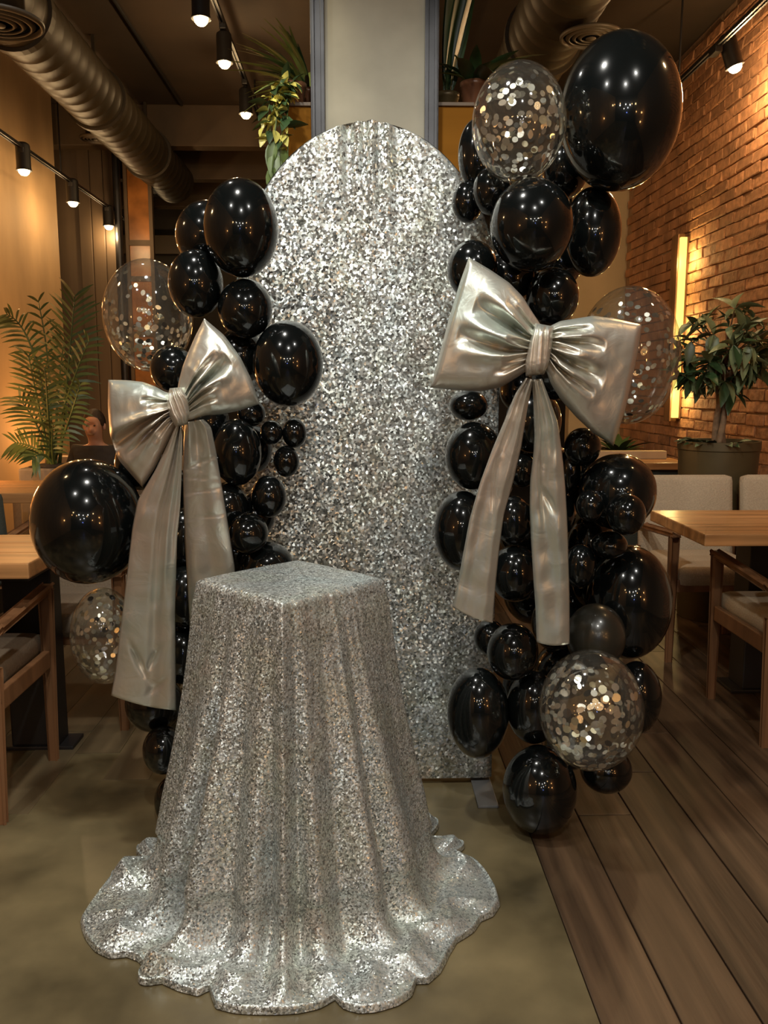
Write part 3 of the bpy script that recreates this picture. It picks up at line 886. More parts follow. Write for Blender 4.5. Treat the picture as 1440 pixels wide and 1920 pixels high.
def confetti(o, ax, az, n, size, mode, seed):
    r_ = random.Random(seed)
    b = MB()
    for k in range(n):
        while True:
            d = Vector((r_.gauss(0, 1), r_.gauss(0, 1), r_.gauss(0, 1))).normalized()
            p = {'full': 1.0 if d.z < .72 else .25, 'low': .10 + .9 * max(0, min(1, .35 - d.z)), 'mid': 1 - .5 * abs(d.z + .2)}[mode]
            if r_.random() < p: break
        nrm = Vector((d.x / ax, d.y / ax, d.z / az)).normalized()
        tilt = Vector((r_.uniform(-1, 1), r_.uniform(-1, 1), r_.uniform(-1, 1))) * .22
        nrm = (nrm + tilt).normalized()
        ctr = Vector((d.x * ax, d.y * ax, d.z * az)) * r_.uniform(.955, .975)
        u = nrm.orthogonal().normalized(); u = (u * math.cos(k) + nrm.cross(u) * math.sin(k)).normalized(); w_ = nrm.cross(u)
        s = size * r_.uniform(.75, 1.2)
        m = 8
        st = r_.uniform(.62, 1.0)
        vs = []
        for q in range(m):
            a = 2 * PI * q / m
            p = ctr + (u * math.cos(a) + w_ * math.sin(a) * st) * s
            vs.append((p.x / ax, p.y / ax, p.z / az))
        b.cur = 0 if r_.random() < .72 else 1 if r_.random() < .6 else 2
        b.add(vs, [list(range(m))])
    c = b.build('confetti', [M['foil'], M['foil_gold'], M['foil_dark']], o)
    c.matrix_parent_inverse = Matrix.Identity(4)
    c['kind'] = 'stuff'
    c['label'] = 'silver foil confetti clinging inside the clear balloon'
modes = [(250, .0085, 'low'), (230, .0088, 'mid'), (270, .0098, 'full'), (200, .0092, 'mid'), (330, .0108, 'full')]
for k, (o, ax, az, px) in enumerate(conf_def):
    n_, s_, m_ = modes[k]
    confetti(o, ax, az, n_, s_, m_, 40 + k)

# ================================================================== BOWS
def resample(pts, n):
    P = np.array(pts, float)
    d = np.r_[0, np.cumsum(np.hypot(*np.diff(P, axis=0).T))]
    # smooth a little by cubic-free chord interpolation
    t = np.linspace(0, d[-1], n)
    Q = np.c_[np.interp(t, d, P[:, 0]), np.interp(t, d, P[:, 1])]
    for _ in range(3):
        Q[1:-1] = (Q[:-2] + 2 * Q[1:-1] + Q[2:]) / 4
    return Q
def bow_loop(name, parent, top_e, bot_e, far_e, knot_e, Y, thick, pleats, org, seed=1, yfar=0.0):
    """Padded loop of a bow between four outline curves; pleats: (v, width, depth, reach, bend)."""
    nu, nv = 72, 64
    T, Bo, F, K = resample(top_e, nu), resample(bot_e, nu), resample(far_e, nv), resample(knot_e, nv)
    Pg = np.zeros((nu, nv, 2))
    for i in range(nu):
        u = i / (nu - 1)
        for j in range(nv):
            v = j / (nv - 1)
            Pg[i, j] = ((1 - v) * T[i] + v * Bo[i] + (1 - u) * K[j] + u * F[j]
                        - ((1 - u) * (1 - v) * T[0] + u * (1 - v) * T[-1] + (1 - u) * v * Bo[0] + u * v * Bo[-1]))
    def front(u, v):
        prof = (.30 + .70 * min(1, u / .38) ** .8) * (1 - .35 * max(0, (u - .5) / .5) ** 1.5)
        e = max(0.0, 1 - (2 * v - 1) ** 4) ** .55 * (1 - max(0, (u - .93) / .07) ** 3)
        d = thick * prof * e
        for (vc, wd, dp, reach, bend) in pleats:
            cc = vc + bend * u
            ww = wd * (.35 + 1.1 * u)
            fall = max(0.0, 1 - u / reach)
            fall = fall ** .7 * min(1, u / .03 + .4)
            q = (v - cc) / ww
            d -= 1.25 * dp * fall * math.exp(-q * q) * min(1, e * 1.3)
            q2 = (v - cc - 1.9 * ww) / (ww * 1.1); q3 = (v - cc + 1.9 * ww) / (ww * 1.1)
            d += .38 * dp * fall * (math.exp(-q2 * q2) + math.exp(-q3 * q3)) * e
        p = Vector((u * 3.1, v * 3.3, seed))
        d += .005 * noise.noise(p) * e + .0018 * e * noise.noise(Vector((u * 9 + v * 4, v * 7 - u * 3, seed + 3)))
        return max(d, -.004)
    vs, fs = [], []
    for sgn in (1, -1):
        base = len(vs)
        for i in range(nu):
            u = i / (nu - 1)
            for j in range(nv):
                v = j / (nv - 1)
                edge = j in (0, nv - 1) or i == nu - 1
                d = front(u, v) if sgn > 0 else .55 * thick * math.sin(PI * v) ** .6 * (1 - max(0, (u - .93) / .07) ** 3)
                if edge: d = 0.0
                y = Y + yfar * u - (d if sgn > 0 else -d)
                vs.append(atY(Pg[i, j, 0], Pg[i, j, 1], y) - org)
        for i in range(nu - 1):
            for j in range(nv - 1):
                f = [base + i * nv + j, base + i * nv + j + 1, base + (i + 1) * nv + j + 1, base + (i + 1) * nv + j]
                fs.append(f if sgn > 0 else f[::-1])
    b = MB().add(vs, fs)
    o = b.build(name, M['satin'], parent, True)
    bm = bmesh.new(); bm.from_mesh(o.data)
    bmesh.ops.remove_doubles(bm, verts=bm.verts, dist=1e-5)
    bmesh.ops.recalc_face_normals(bm, faces=bm.faces)
    bm.to_mesh(o.data); bm.free()
    return o
def bow_tail(parent, left_e, right_e, Y0, Y1, folds, org, seed=1, thick=.012, dents=()):
    """Hanging tail: flattened tube between two outline curves; folds: (position across, width, depth, reach down)."""
    nu, nv = 110, 48
    Lc, Rc = resample(left_e, nu), resample(right_e, nu)
    def front(u, v):
        e = max(0.0, 1 - (2 * v - 1) ** 6) ** .6
        d = thick * e * (1.5 - .5 * min(1, u / .3))
        for (vc, wd, dp, reach) in folds:
            fall = max(0.0, 1 - u / reach) ** .6
            q = (v - vc) / wd
            d += dp * fall * math.exp(-q * q) * e
        d += .007 * e * noise.noise(Vector((v * 2.2, u * 2.4, seed)))
        d += .004 * e * noise.noise(Vector((v * 2.0 + u * 5, u * 13, seed + 9)))
        for (uc, vc, su, sv, ang, dp) in dents:
            a, b_ = (u - uc), (v - vc)
            x = (a * math.cos(ang) + b_ * .30 * math.sin(ang)) / su; y = (-a * math.sin(ang) + b_ * .30 * math.cos(ang)) / sv
            d -= dp * math.exp(-x * x - y * y)
        return d
    vs, fs = [], []
    for sgn in (1, -1):
        base = len(vs)
        for i in range(nu):
            u = i / (nu - 1)
            for j in range(nv):
                v = j / (nv - 1)
                q = Lc[i] * (1 - v) + Rc[i] * v
                q = q + np.array([0, 5 * math.sin(PI * v) * (u > .985)])
                d = front(u, v) if sgn > 0 else .4 * thick * math.sin(PI * v) ** .5
                if j in (0, nv - 1): d = 0
                y = Y0 + (Y1 - Y0) * u - (d if sgn > 0 else -d)
                vs.append(atY(q[0], q[1], y) - org)
        for i in range(nu - 1):
            for j in range(nv - 1):
                f = [base + i * nv + j, base + i * nv + j + 1, base + (i + 1) * nv + j + 1, base + (i + 1) * nv + j]
                fs.append(f if sgn > 0 else f[::-1])
    nb = nu * nv
    for row in (0, nu - 1):
        for j in range(nv - 1):
            a, b_ = row * nv + j, row * nv + j + 1
            f = [a, b_, nb + b_, nb + a]
            fs.append(f if row else f[::-1])
    o = MB().add(vs, fs).build('tail', M['satin'], parent, True)
    bm = bmesh.new(); bm.from_mesh(o.data)
    bmesh.ops.remove_doubles(bm, verts=bm.verts, dist=1e-5)
    bmesh.ops.recalc_face_normals(bm, faces=bm.faces)
    bm.to_mesh(o.data); bm.free()
    return o
def bow_knot(parent, left_e, right_e, Y, thick, org, creases, slant):
    nu, nv = 40, 40
    Lc, Rc = resample(left_e, nu), resample(right_e, nu)
    vs, fs = [], []
    for sgn in (1, -1):
        base = len(vs)
        for i in range(nu):
            u = i / (nu - 1)
            for j in range(nv):
                v = j / (nv - 1)
                q = Lc[i] * (1 - v) + Rc[i] * v
                e = (max(0, 1 - (2 * v - 1) ** 4) * max(0, 1 - (2 * u - 1) ** 6)) ** .5
                d = thick * e
                if sgn > 0:
                    for (vc, wd, dp) in creases:
                        x = (v - vc - slant * (u - .5)) / wd
                        d -= dp * e * math.exp(-x * x)
                else:
                    d = thick * .8 * e
                y = Y - d if sgn > 0 else Y + d
                vs.append(atY(q[0], q[1], y) - org)
        for i in range(nu - 1):
            for j in range(nv - 1):
                f = [base + i * nv + j, base + i * nv + j + 1, base + (i + 1) * nv + j + 1, base + (i + 1) * nv + j]
                fs.append(f if sgn > 0 else f[::-1])
    o = MB().add(vs, fs).build('knot', M['satin'], parent, True)
    bm = bmesh.new(); bm.from_mesh(o.data)
    bmesh.ops.remove_doubles(bm, verts=bm.verts, dist=1e-5)
    bmesh.ops.recalc_face_normals(bm, faces=bm.faces)
    bm.to_mesh(o.data); bm.free()
    return o

# the larger bow, on the garland by the brick wall
YB = 2.135
org = atY(1013, 655, YB)
bow = empty('satin_bow', org, 'larger silver satin bow on the garland near the brick wall', 'bow', 0, 'silver satin bows')
bow_loop('loop', bow, [(1016, 612), (1000, 588), (980, 556), (955, 530), (918, 505), (879, 482)],
         [(996, 690), (972, 706), (940, 726), (900, 734), (860, 732), (807, 727)],
         [(879, 482), (862, 530), (842, 596), (825, 660), (807, 727)], [(1016, 612), (1000, 650), (996, 690)],
         YB + .015, .058, [(.36, .070, .066, .80, -.06), (.60, .052, .058, .88, -.04), (.80, .05, .02, .45, .05), (.18, .05, .018, .5, -.05)], org, 1, .03)
bow_loop('loop', bow, [(1030, 612), (1050, 602), (1080, 597), (1112, 592), (1150, 597), (1204, 609)],
         [(1022, 690), (1034, 722), (1052, 750), (1080, 782), (1112, 812), (1150, 836)],
         [(1204, 609), (1196, 660), (1186, 706), (1172, 770), (1150, 836)], [(1030, 612), (1034, 650), (1022, 690)],
         YB + .015, .058, [(.32, .050, .048, .66, -.08), (.56, .070, .066, .72, -.02), (.72, .040, .044, .66, -.02), (.15, .045, .022, .5, -.03)], org, 4, .03)
bow_tail(bow, [(986, 708), (966, 738), (945, 790), (922, 845), (900, 905), (880, 975), (868, 1040), (858, 1095), (848, 1138)],
         [(1000, 712), (990, 760), (977, 840), (962, 905), (945, 965), (936, 1030), (930, 1090), (924, 1168)],
         YB - .005, 2.19, [(.40, .14, -.020, .34), (.70, .12, .014, .5), (.2, .14, .014, .45), (.78, .10, .008, 1.3), (.3, .16, -.006, 1.4)], org, 2, .013, ((.47, .45, .10, .016, .5, .010),))
bow_tail(bow, [(998, 712), (1000, 760), (1002, 815), (1000, 852), (994, 900), (993, 960), (996, 1020), (1000, 1085), (1004, 1140), (1006, 1204)],
         [(1016, 710), (1032, 752), (1046, 792), (1054, 850), (1060, 910), (1064, 980), (1066, 1050), (1068, 1120), (1068, 1207)],
         YB - .005, 2.19, [(.30, .12, .016, .32), (.62, .15, -.018, .30), (.38, .10, -.016, .62), (.75, .16, .010, 1.4)], org, 3, .014, ((.46, .50, .06, .018, .9, .013), (.40, .30, .08, .014, .2, .012)))
bow_knot(bow, [(1004, 606), (992, 640), (984, 680), (986, 706)], [(1038, 612), (1036, 645), (1030, 682), (1020, 702)], YB, .055, org, [(.30, .08, .010), (.72, .07, .012)], .25)

# the smaller bow, beside the draped pedestal
YB = 2.13
org = atY(333, 758, YB)
bow = empty('satin_bow', org, 'smaller silver satin bow on the garland behind the draped pedestal', 'bow', 0, 'silver satin bows')
bow_loop('loop', bow, [(322, 738), (308, 734), (290, 724), (268, 716), (240, 713), (203, 712)],
         [(338, 792), (326, 806), (318, 822), (304, 850), (288, 882), (267, 914)],
         [(203, 712), (202, 760), (206, 815), (222, 862), (267, 914)], [(322, 738), (316, 762), (338, 792)],
         YB + .015, .052, [(.52, .050, .095, 1.35, .05), (.66, .040, .045, 1.1, .04), (.24, .05, .018, .5, .0), (.80, .05, .018, .5, .02)], org, 6, .03)
bow_loop('loop', bow, [(332, 734), (335, 715), (342, 688), (352, 662), (366, 630), (383, 597)],
         [(346, 790), (362, 786), (385, 779), (415, 777), (448, 770), (487, 757)],
         [(383, 597), (420, 628), (450, 668), (471, 710), (487, 757)], [(332, 734), (352, 756), (346, 790)],
         YB + .015, .056, [(.42, .062, .078, .86, .02), (.29, .045, .040, .80, .03), (.75, .05, .018, .5, .0), (.58, .04, .02, .6, .0)], org, 8, .03)
bow_tail(bow, [(330, 798), (316, 828), (292, 880), (258, 938), (248, 990), (240, 1060), (232, 1130), (222, 1210), (216, 1262), (208, 1304)],
         [(342, 800), (342, 850), (340, 905), (338, 950), (332, 1010), (330, 1080), (328, 1150), (329, 1220), (330, 1332)],
         YB + .002, 2.215, [(.75, .08, .022, .62), (.60, .07, -.024, .66), (.90, .06, -.012, .5), (.2, .14, .010, .4), (.62, .10, -.012, 1.5)], org, 12, .014,
         ((.86, .36, .055, .012, .75, .020), (.84, .62, .05, .011, -.6, .012), (.93, .70, .05, .010, -.9, .008)))
bow_tail(bow, [(346, 792), (344, 830), (343, 880), (344, 950), (347, 1020), (351, 1090), (354, 1150), (356, 1190)],
         [(382, 786), (396, 800), (406, 850), (414, 900), (424, 960), (432, 1010), (440, 1062), (446, 1150), (448, 1195)],
         YB + .015, 2.29, [(.45, .12, -.022, .20), (.2, .1, .014, .22), (.8, .1, .014, .22), (.5, .16, -.006, 1.5)], org, 15, .013,
         ((.20, .5, .006, .2, .15, .006), (.33, .5, .006, .3, .05, .004), (.27, .4, .005, .2, -.1, .004), (.45, .5, .006, .3, .05, .004)))
bow_knot(bow, [(318, 728), (312, 752), (316, 778), (330, 802)], [(340, 726), (354, 748), (356, 776), (350, 796)], YB, .052, org, [(.32, .07, .013), (.62, .06, .012), (.86, .05, .010)], .45)

# ================================================================== FURNITURE
def armchair(loc, rz, label, fab='fabric', seat_h=.455, arms=True, group='upholstered armchairs', wid=.52, dep=.50, back_h=.83):
    """Front faces local -Y; legs at the corners."""
    e = empty('armchair', loc, label, 'chair', rz, group)
    W2, D2 = wid / 2, dep / 2
    fw, fd = .040, .048
    ah = .625
    top = ah if arms else seat_h - .06
    for s in (-1, 1):
        x = s * (W2 - fw / 2)
        MB().bar((x * .985, -D2 + .03, 0), (x, -D2 + fd / 2, top - .018), .026, .032, wx2=fw, wy2=fd, up=(1, 0, 0)).build('leg', M['wood_chair'], e)
        MB().bar((x * .985, D2 - .02, 0), (x, D2 - fd / 2, seat_h + .02), .026, .032, wx2=fw, wy2=fd, up=(1, 0, 0)).build('leg', M['wood_chair'], e)
        if arms:
            a = MB()
            a.bar((x, -D2 - .004, ah - .014), (x, D2 - .06, ah - .045), .046, .030)
            a.bar((x, D2 - .07, ah - .040), (x, D2 + .02, ah - .060), .040, .030)
            a.build('armrest', M['wood_chair'], e)
    fr = MB()
    z0, z1 = seat_h - .115, seat_h - .055
    fr.box((-W2 + fw, -D2 + .008, z0), (W2 - fw, -D2 + .034, z1), .004)
    fr.box((-W2 + fw, D2 - .034, z0), (W2 - fw, D2 - .008, z1), .004)
    for s in (-1, 1):
        fr.box((s * (W2 - .02) - .012, -D2 + fd, z0), (s * (W2 - .02) + .012, D2 - fd, z1), .004)
    fr.build('seat_frame', M['wood_chair'], e)
    iw = W2 - fw - .003
    se = MB().box((-iw, -D2 - .004, seat_h - .09), (iw, D2 - .03, seat_h), .034)
    se.v = [(x, y, z + (.014 * math.cos(x / iw * 1.5) * math.cos(y / D2 * 1.5) if z > seat_h - .03 else 0)) for x, y, z in se.v]
    smooth_angle(se.build('seat', M[fab], e), 60)
    rot = Matrix.Translation((0, D2 - .015, seat_h)) @ Matrix.Rotation(math.radians(-8), 4, 'X')
    bk = MB().box((-W2 + .008, -.035, -.10), (W2 - .008, .035, back_h - seat_h), .030, rot)
    bo = smooth_angle(bk.build('backrest', M[fab], e), 60)
    bw, bt, bb, rr = W2 - .010, back_h - seat_h - .002, -.09, .035
    pts = [(-bw, bb), (-bw, bt - rr), (-bw + .3 * rr, bt - .3 * rr), (-bw + rr, bt), (bw - rr, bt), (bw - .3 * rr, bt - .3 * rr), (bw, bt - rr), (bw, bb)]
    MB().tube([rot @ Vector((x, -.004, z)) for x, z in pts], .0045, 6).build('piping', M[fab], bo, True)
    return e

def table(x0, x1, y0, y1, h, label, base, th=.05, matname='wood_table', live=True):
    e = empty('wooden_table', ((x0 + x1) / 2, (y0 + y1) / 2, 0), label, 'table')
    cx, cy_ = (x0 + x1) / 2, (y0 + y1) / 2
    n = 3
    for k in range(n):
        ya, yb = y0 + (y1 - y0) * k / n, y0 + (y1 - y0) * (k + 1) / n
        MB().box((x0 - cx, ya - cy_, h - th), (x1 - cx, yb - cy_ - .0015, h), .005).build('top_plank', M[matname], e)
    bx0, bx1, by0, by1 = base
    MB().box((bx0 - cx, by0 - cy_, .012), (bx1 - cx, by1 - cy_, h - th), .006).build('pedestal', M['black_metal'], e)
    MB().box((bx0 - cx - .05, by0 - cy_ - .012, 0), (bx1 - cx + .05, by1 - cy_ + .012, .014), .003).build('base_plate', M['black_metal'], e)
    MB().box((bx0 - cx - .04, y0 - cy_ + .06, h - th - .02), (bx1 - cx + .04, y1 - cy_ - .06, h - th), .003).build('bracket', M['black_metal'], e)
    return e

# right-hand group
a, b, c_ = atZ(1322, 1002, .75), atZ(1225, 958, .75), None
table(a.x, 2.42, a.y, b.y + .02, .75, 'honey-coloured wooden table with a black base, between the armchairs by the brick wall', (1.60, 1.70, 3.42, 3.56), .045)
armchair((1.655, 4.04, 0), 0, 'oatmeal armchair behind the honey wooden table, next to the balloons', wid=.50, dep=.50)
armchair((2.185, 4.04, 0), 0, 'oatmeal armchair behind the honey wooden table, cut by the picture edge', wid=.50, dep=.50)
armchair((1.675, 3.115, 0), PI, 'oatmeal armchair in front of the honey wooden table, turned away from the viewer', wid=.52, dep=.53)

# left-hand group
a, b = atZ(60, 1056, .75), atZ(60, 1002, .75)
table(-2.55, -1.02, a.y, b.y, .75, 'light wooden table with a black base behind the very large balloon', (-1.255, -1.085, a.y + .345, a.y + .44), .05)
armchair((-1.315, 2.615, 0), PI, 'brownish armchair in front of the light table, cut by the picture edge', 'fabric_brown', wid=.53, dep=.48)
armchair((-1.135, 3.30, 0), 0, 'wooden armchair across the light table, behind the balloons and bow tail', 'fabric_brown', wid=.52, dep=.50)
# farther left table with two chairs and a sofa
t1 = atZ(60, 925, .75); t2 = atZ(60, 905, .75)
table(-2.5, -1.25, t1.y, t2.y + .12, .75, 'farther small wooden table near the palm pot', (-2.0, -1.9, t1.y + .12, t1.y + .22), .05)
armchair((-1.86, t1.y - .12, 0), PI, 'dark armchair at the farther table, next to the picture edge', 'fabric_dark', wid=.44, dep=.44, back_h=.80)
sofa = empty('sofa', (-1.75, 6.35, 0), 'low grey-brown sofa on which the person sits behind the palm', 'sofa')
for s in (-1, 1):
    for y in (-.30, .28):
        MB().bar((s * .62, y, 0), (s * .62, y, .12), .04, .04).build('leg', M['wood_chair'], sofa)
MB().box((-.70, -.38, .10), (.70, .36, .26), .03).build('base', M['fabric_brown'], sofa)
for s in (-1, 1):
    smooth_angle(MB().box((min(s * .01, s * .56), -.37, .26), (max(s * .01, s * .56), .20, .345), .04).build('seat_cushion', M['fabric_brown'], sofa), 60)
    smooth_angle(MB().box((min(s * .575, s * .71), -.38, .25), (max(s * .575, s * .71), .34, .58), .04).build('armrest', M['fabric_brown'], sofa), 60)
smooth_angle(MB().box((-.70, .235, .25), (.70, .38, .74), .05).build('backrest', M['fabric_brown'], sofa), 60)

# far counter with dark front beyond the garland
t1 = atZ(1200, 868, .74)
cn = empty('serving_counter', (1.95, t1.y + .2, 0), 'low far counter with a pale wooden top and dark green front behind the garland', 'counter')
MB().box((-.40, -.20, .69), (.37, .22, .74), .006).build('counter_top', M['wood_table'], cn)
MB().box((-.36, -.16, 0), (.34, .20, .69), .004).build('front_panel', M['fabric_dark'], cn)
MB().box((-.40, .10, .74), (.30, .18, .80), .006).build('ledge', M['plaster_pale'], cn)

# ================================================================== PLANTS
def leaf_mesh(name, mat, L, W, fold=.15, curl=.2, seg=4):
    """A leaf along +Y from the origin with a pointed tip, folded on its midrib."""
    vs, fs = [], []
    for i in range(seg + 1):
        t = i / seg
        w_ = W / 2 * math.sin(PI * min(1, t * .93 + .07)) ** .8 * (1 - .25 * t) if 0 < i < seg else .002
        y, z = L * t, -curl * L * t * t
        vs += [(-w_, y, z + fold * w_), (0, y, z), (w_, y, z + fold * w_)]
    for i in range(seg):
        for j in (0, 1):
            fs.append([i * 3 + j, i * 3 + j + 1, i * 3 + j + 4, i * 3 + j + 3])
    return MB().add(vs, fs).mesh(name, mat, True)

def place(me, name, parent, loc, direction, roll=0.0, s=1.0, keep=None):
    if keep is not None:
        L_ = max(v.co.y for v in me.vertices) * s
        tx = parent.location.x + loc[0] + Vector(direction).normalized().x * L_
        if (keep < 0 and tx > xa - .07) or (keep > 0 and tx < xb + .07):
            direction = (-direction[0], direction[1], direction[2])
    o = bpy.data.objects.new(name, me)
    link(o, parent)
    o.location = loc
    q = Vector(direction).normalized().to_track_quat('Y', 'Z')
    o.rotation_mode = 'QUATERNION'
    o.rotation_quaternion = q @ Matrix.Rotation(roll, 3, 'Y').to_quaternion()
    o.scale = (s, s, s)
    return o

# --- topiary tree by the brick wall
Yt = 4.62
cc = atY(1352, 652, Yt); pt = atY(1348, 826, Yt)
tree = empty('potted_tree', (pt.x, Yt, 0), 'round-headed potted tree with grey-green leaves before the brick wall', 'potted tree')
ph = pt.z
hw0 = 72 * depth(pt) / FPX
MB().lathe([(hw0 * .80, 0), (hw0 * .82, .01), (hw0, ph - .05), (hw0 * 1.03, ph - .045), (hw0 * 1.03, ph), (hw0 * .95, ph), (hw0 * .94, ph - .05), (.001, ph - .05)], 40).build('planter', M['pot_bronze'], tree, True)
smooth_angle(tree.children[0], 40)
MB().lathe([(hw0 * .93, ph - .049), (hw0 * .5, ph - .03), (.001, ph - .02)], 24).build('soil', M['soil'], tree.children[0], True)
cz = cc.z
for k in range(3):
    pts = []
    for i in range(15):
        t = i / 14
        a = 2 * PI * k / 3 + t * 3.4
        rr = .022 * (1 - t * .2) + .07 * max(0, t - .65) * 2
        pts.append((rr * math.cos(a), rr * math.sin(a), ph - .03 + (cz - .06 - ph) * t))
    MB().tube(pts, [.020 - .009 * i / 14 for i in range(15)], 8).build('trunk', M['bark'], tree, True)
r = random.Random(11)
lm = [leaf_mesh('leaf', M['leaf_tree'], .125, .060, .5, .25), leaf_mesh('leaf', M['leaf_tree'], .105, .054, .6, .45), leaf_mesh('leaf', M['leaf_dark'], .12, .058, .4, .3)]
RX, RZ = 92 * depth(cc) / FPX, 88 * depth(cc) / FPX
br_ = MB()
cl = []
for k in range(58):
    while True:
        d = Vector((r.gauss(0, 1), r.gauss(0, 1), r.gauss(0, 1))).normalized()
        if d.y < .55: break
    q = r.uniform(.62, 1.0)
    p = Vector((d.x * RX, d.y * RX, d.z * RZ)) * q
    cl.append((p, d))
    br_.tube([(0, 0, cz - .10), (p.x * .5, p.y * .5, cz + p.z * .5 - .02), (p.x, p.y, cz + p.z)], [.008, .005, .003], 5)
br_.build('branches', M['bark'], tree, True)
cnt = 0
for (p, d) in cl:
    for k in range(5):
        a = k * 2.4 + r.random()
        u = d.orthogonal().normalized(); v_ = d.cross(u)
        dd = (d * r.uniform(.15, .75) + (u * math.cos(a) + v_ * math.sin(a)) * 1.0 + Vector((0, 0, -.12))).normalized()
        me = lm[2] if d.z < -.2 and r.random() < .5 or r.random() < .10 else lm[r.randrange(2)]
        place(me, 'leaf', tree, (p.x, p.y, cz + p.z), dd, r.uniform(-.5, .5), r.uniform(.75, 1.15)); cnt += 1
# low leaves spilling over the planter rim
for k in range(14):
    a = r.uniform(PI * .9, 1.6 * PI)
    place(lm[k % 3], 'leaf', tree, (hw0 * .7 * math.cos(a), hw0 * .7 * math.sin(a), ph - .02), (math.cos(a), math.sin(a), r.uniform(.2, .9)), r.uniform(-.5, .5), .9)

# --- big-leaved plant behind the far counter
pl = atY(1160, 828, 6.9)
e = empty('leafy_plant', (pl.x, 6.9, 0), 'dark strap-leaved plant in a dark pot behind the far counter', 'potted plant')
MB().lathe([(.13, 0), (.17, pl.z - .12), (.17, pl.z - .06), (.15, pl.z - .06), (.14, pl.z - .1), (.001, pl.z - .1)], 24).build('pot', M['pot_bronze'], e, True)
lb = leaf_mesh('leaf', M['leaf_dark'], .24, .07, .3, .5, 6)
for k in range(13):
    a = 2.4 * k
    place(lb, 'leaf', e, (.04 * math.cos(a), .04 * math.sin(a), pl.z - .1), (math.cos(a) * .7, math.sin(a) * .7, r.uniform(.5, 1.3)), r.uniform(-.4, .4), r.uniform(.7, 1.1))

# --- kentia palm by the plaster wall
Yp = 5.25
base = atY(98, 868, Yp)
palm = empty('potted_palm', (base.x, Yp, 0), 'potted palm with fanned feathery fronds in front of the ochre plaster wall', 'potted palm')
bz = base.z
MB().box((-.15, -.15, 0), (.15, .15, bz - .02), .012).build('planter', M['pot_grey'], palm)
MB().lathe([(.14, bz - .019), (.08, bz - .005), (.001, bz)], 16).build('soil', M['soil'], palm, True)
def frond(tip_px, mid_px, yoff, nl, llen, droop):
    p0 = Vector((r.uniform(-.04, .04), r.uniform(-.04, .04), bz - .02))
    pm = atY(mid_px[0], mid_px[1], Yp + yoff * .6) - Vector((base.x, Yp, 0))
    p1 = atY(tip_px[0], tip_px[1], Yp + yoff) - Vector((base.x, Yp, 0))
    pts = []
    for i in range(19):
        t = i / 18
        # quadratic through p0, pm (t=.55), p1
        c = (pm - p0 * (.45 ** 2) - p1 * (.55 ** 2)) / (2 * .45 * .55)
        pts.append(p0 * (1 - t) ** 2 + c * 2 * t * (1 - t) + p1 * t * t)
    b = MB().tube(pts, [.011 - .008 * i / 18 for i in range(19)], 6)
    nl = int(nl * .72); llen *= 1.08
    for k in range(nl):
        t = .40 + .60 * k / (nl - 1)
        i = min(17, int(t * 18)); f = t * 18 - i
        p = pts[i].lerp(pts[i + 1], f)
        tg = (pts[i + 1] - pts[i]).normalized()
        side = tg.cross(Vector((.25, -1, .15))).normalized()
        L = llen * (.55 + .45 * math.sin(PI * min(1, .15 + (t - .4) / .6 * .75))) * r.uniform(.85, 1.1)
        for s in (-1, 1):
            d = (side * s * (1.0 - .45 * (t - .4)) + tg * (.55 + .7 * (t - .4)) + Vector((0, r.uniform(-.35, .35), 0))).normalized()
            w_ = .0085
            nrm = d.cross(Vector((0, 1, 0))).normalized()
            vs = []
            for q in range(5):
                u = q / 4
                pp = p + d * L * u + Vector((0, 0, -droop * L * u * u))
                ww = w_ * (math.sin(PI * min(1, u * .9 + .1)) ** .7 if u < 1 else .04)
                vs += [pp + nrm * ww, pp - nrm * ww + Vector((0, -.004, 0))]
            b.add(vs, [[2 * q, 2 * q + 1, 2 * q + 3, 2 * q + 2] for q in range(4)])
    return b.build('frond', M['leaf_palm'], palm, True)
for tp, mp_, yo, nl, ll, dr in (
    ((140, 556), (128, 690), -.05, 24, .21, .15), ((14, 590), (62, 660), .1, 20, .15, .35), ((166, 640), (126, 745), -.2, 18, .15, .3),
    ((72, 566), (92, 700), .2, 18, .14, .3), ((54, 668), (72, 760), -.25, 20, .17, .25), ((84, 690), (90, 770), -.35, 18, .16, .3),
    ((150, 722), (128, 792), -.3, 18, .12, .35), ((38, 750), (70, 800), -.1, 16, .16, .3), ((120, 640), (108, 750), .25, 18, .16, .2),
    ((100, 795), (98, 835), -.35, 12, .12, .3), ((30, 830), (64, 840), .1, 14, .15, .2), ((62, 860), (80, 852), -.2, 10, .12, .3)):
    frond(tp, mp_, yo, nl, ll, dr)

# --- planter shelves on both sides of the column
def shelf(x0, x1, ztop, label):
    e = empty('planter_box', ((x0 + x1) / 2, cy + .20, ztop - .5), label, 'planter box')
    hw, d = (x1 - x0) / 2, .16
    MB().box((-hw, -d, 0), (hw, -d + .015, .485)).build('front_board', M['wood_box'], e)
    MB().box((-hw, d - .015, 0), (hw, d, .485)).build('back_board', M['wood_box'], e)
    for s in (-1, 1):
        MB().box((min(s * hw, s * (hw - .015)), -d + .015, 0), (max(s * hw, s * (hw - .015)), d - .015, .485)).build('side_board', M['wood_box'], e)
    MB().box((-hw - .004, -d - .01, .485), (hw, d, .50), .003).build('ledge', M['recess'], e)
    return e
q0, q1 = atY(533, 186, cy), atY(584, 186, cy)
shelf(q0.x, xa - .046, q0.z, 'wooden planter box on the column side with the trailing yellow plant')
q2, q3 = atY(820, 186, cy), atY(892, 186, cy)
shelf(xb + .046, q3.x, q2.z, 'wooden planter box on the column side behind the clear balloon')
zs_ = q0.z
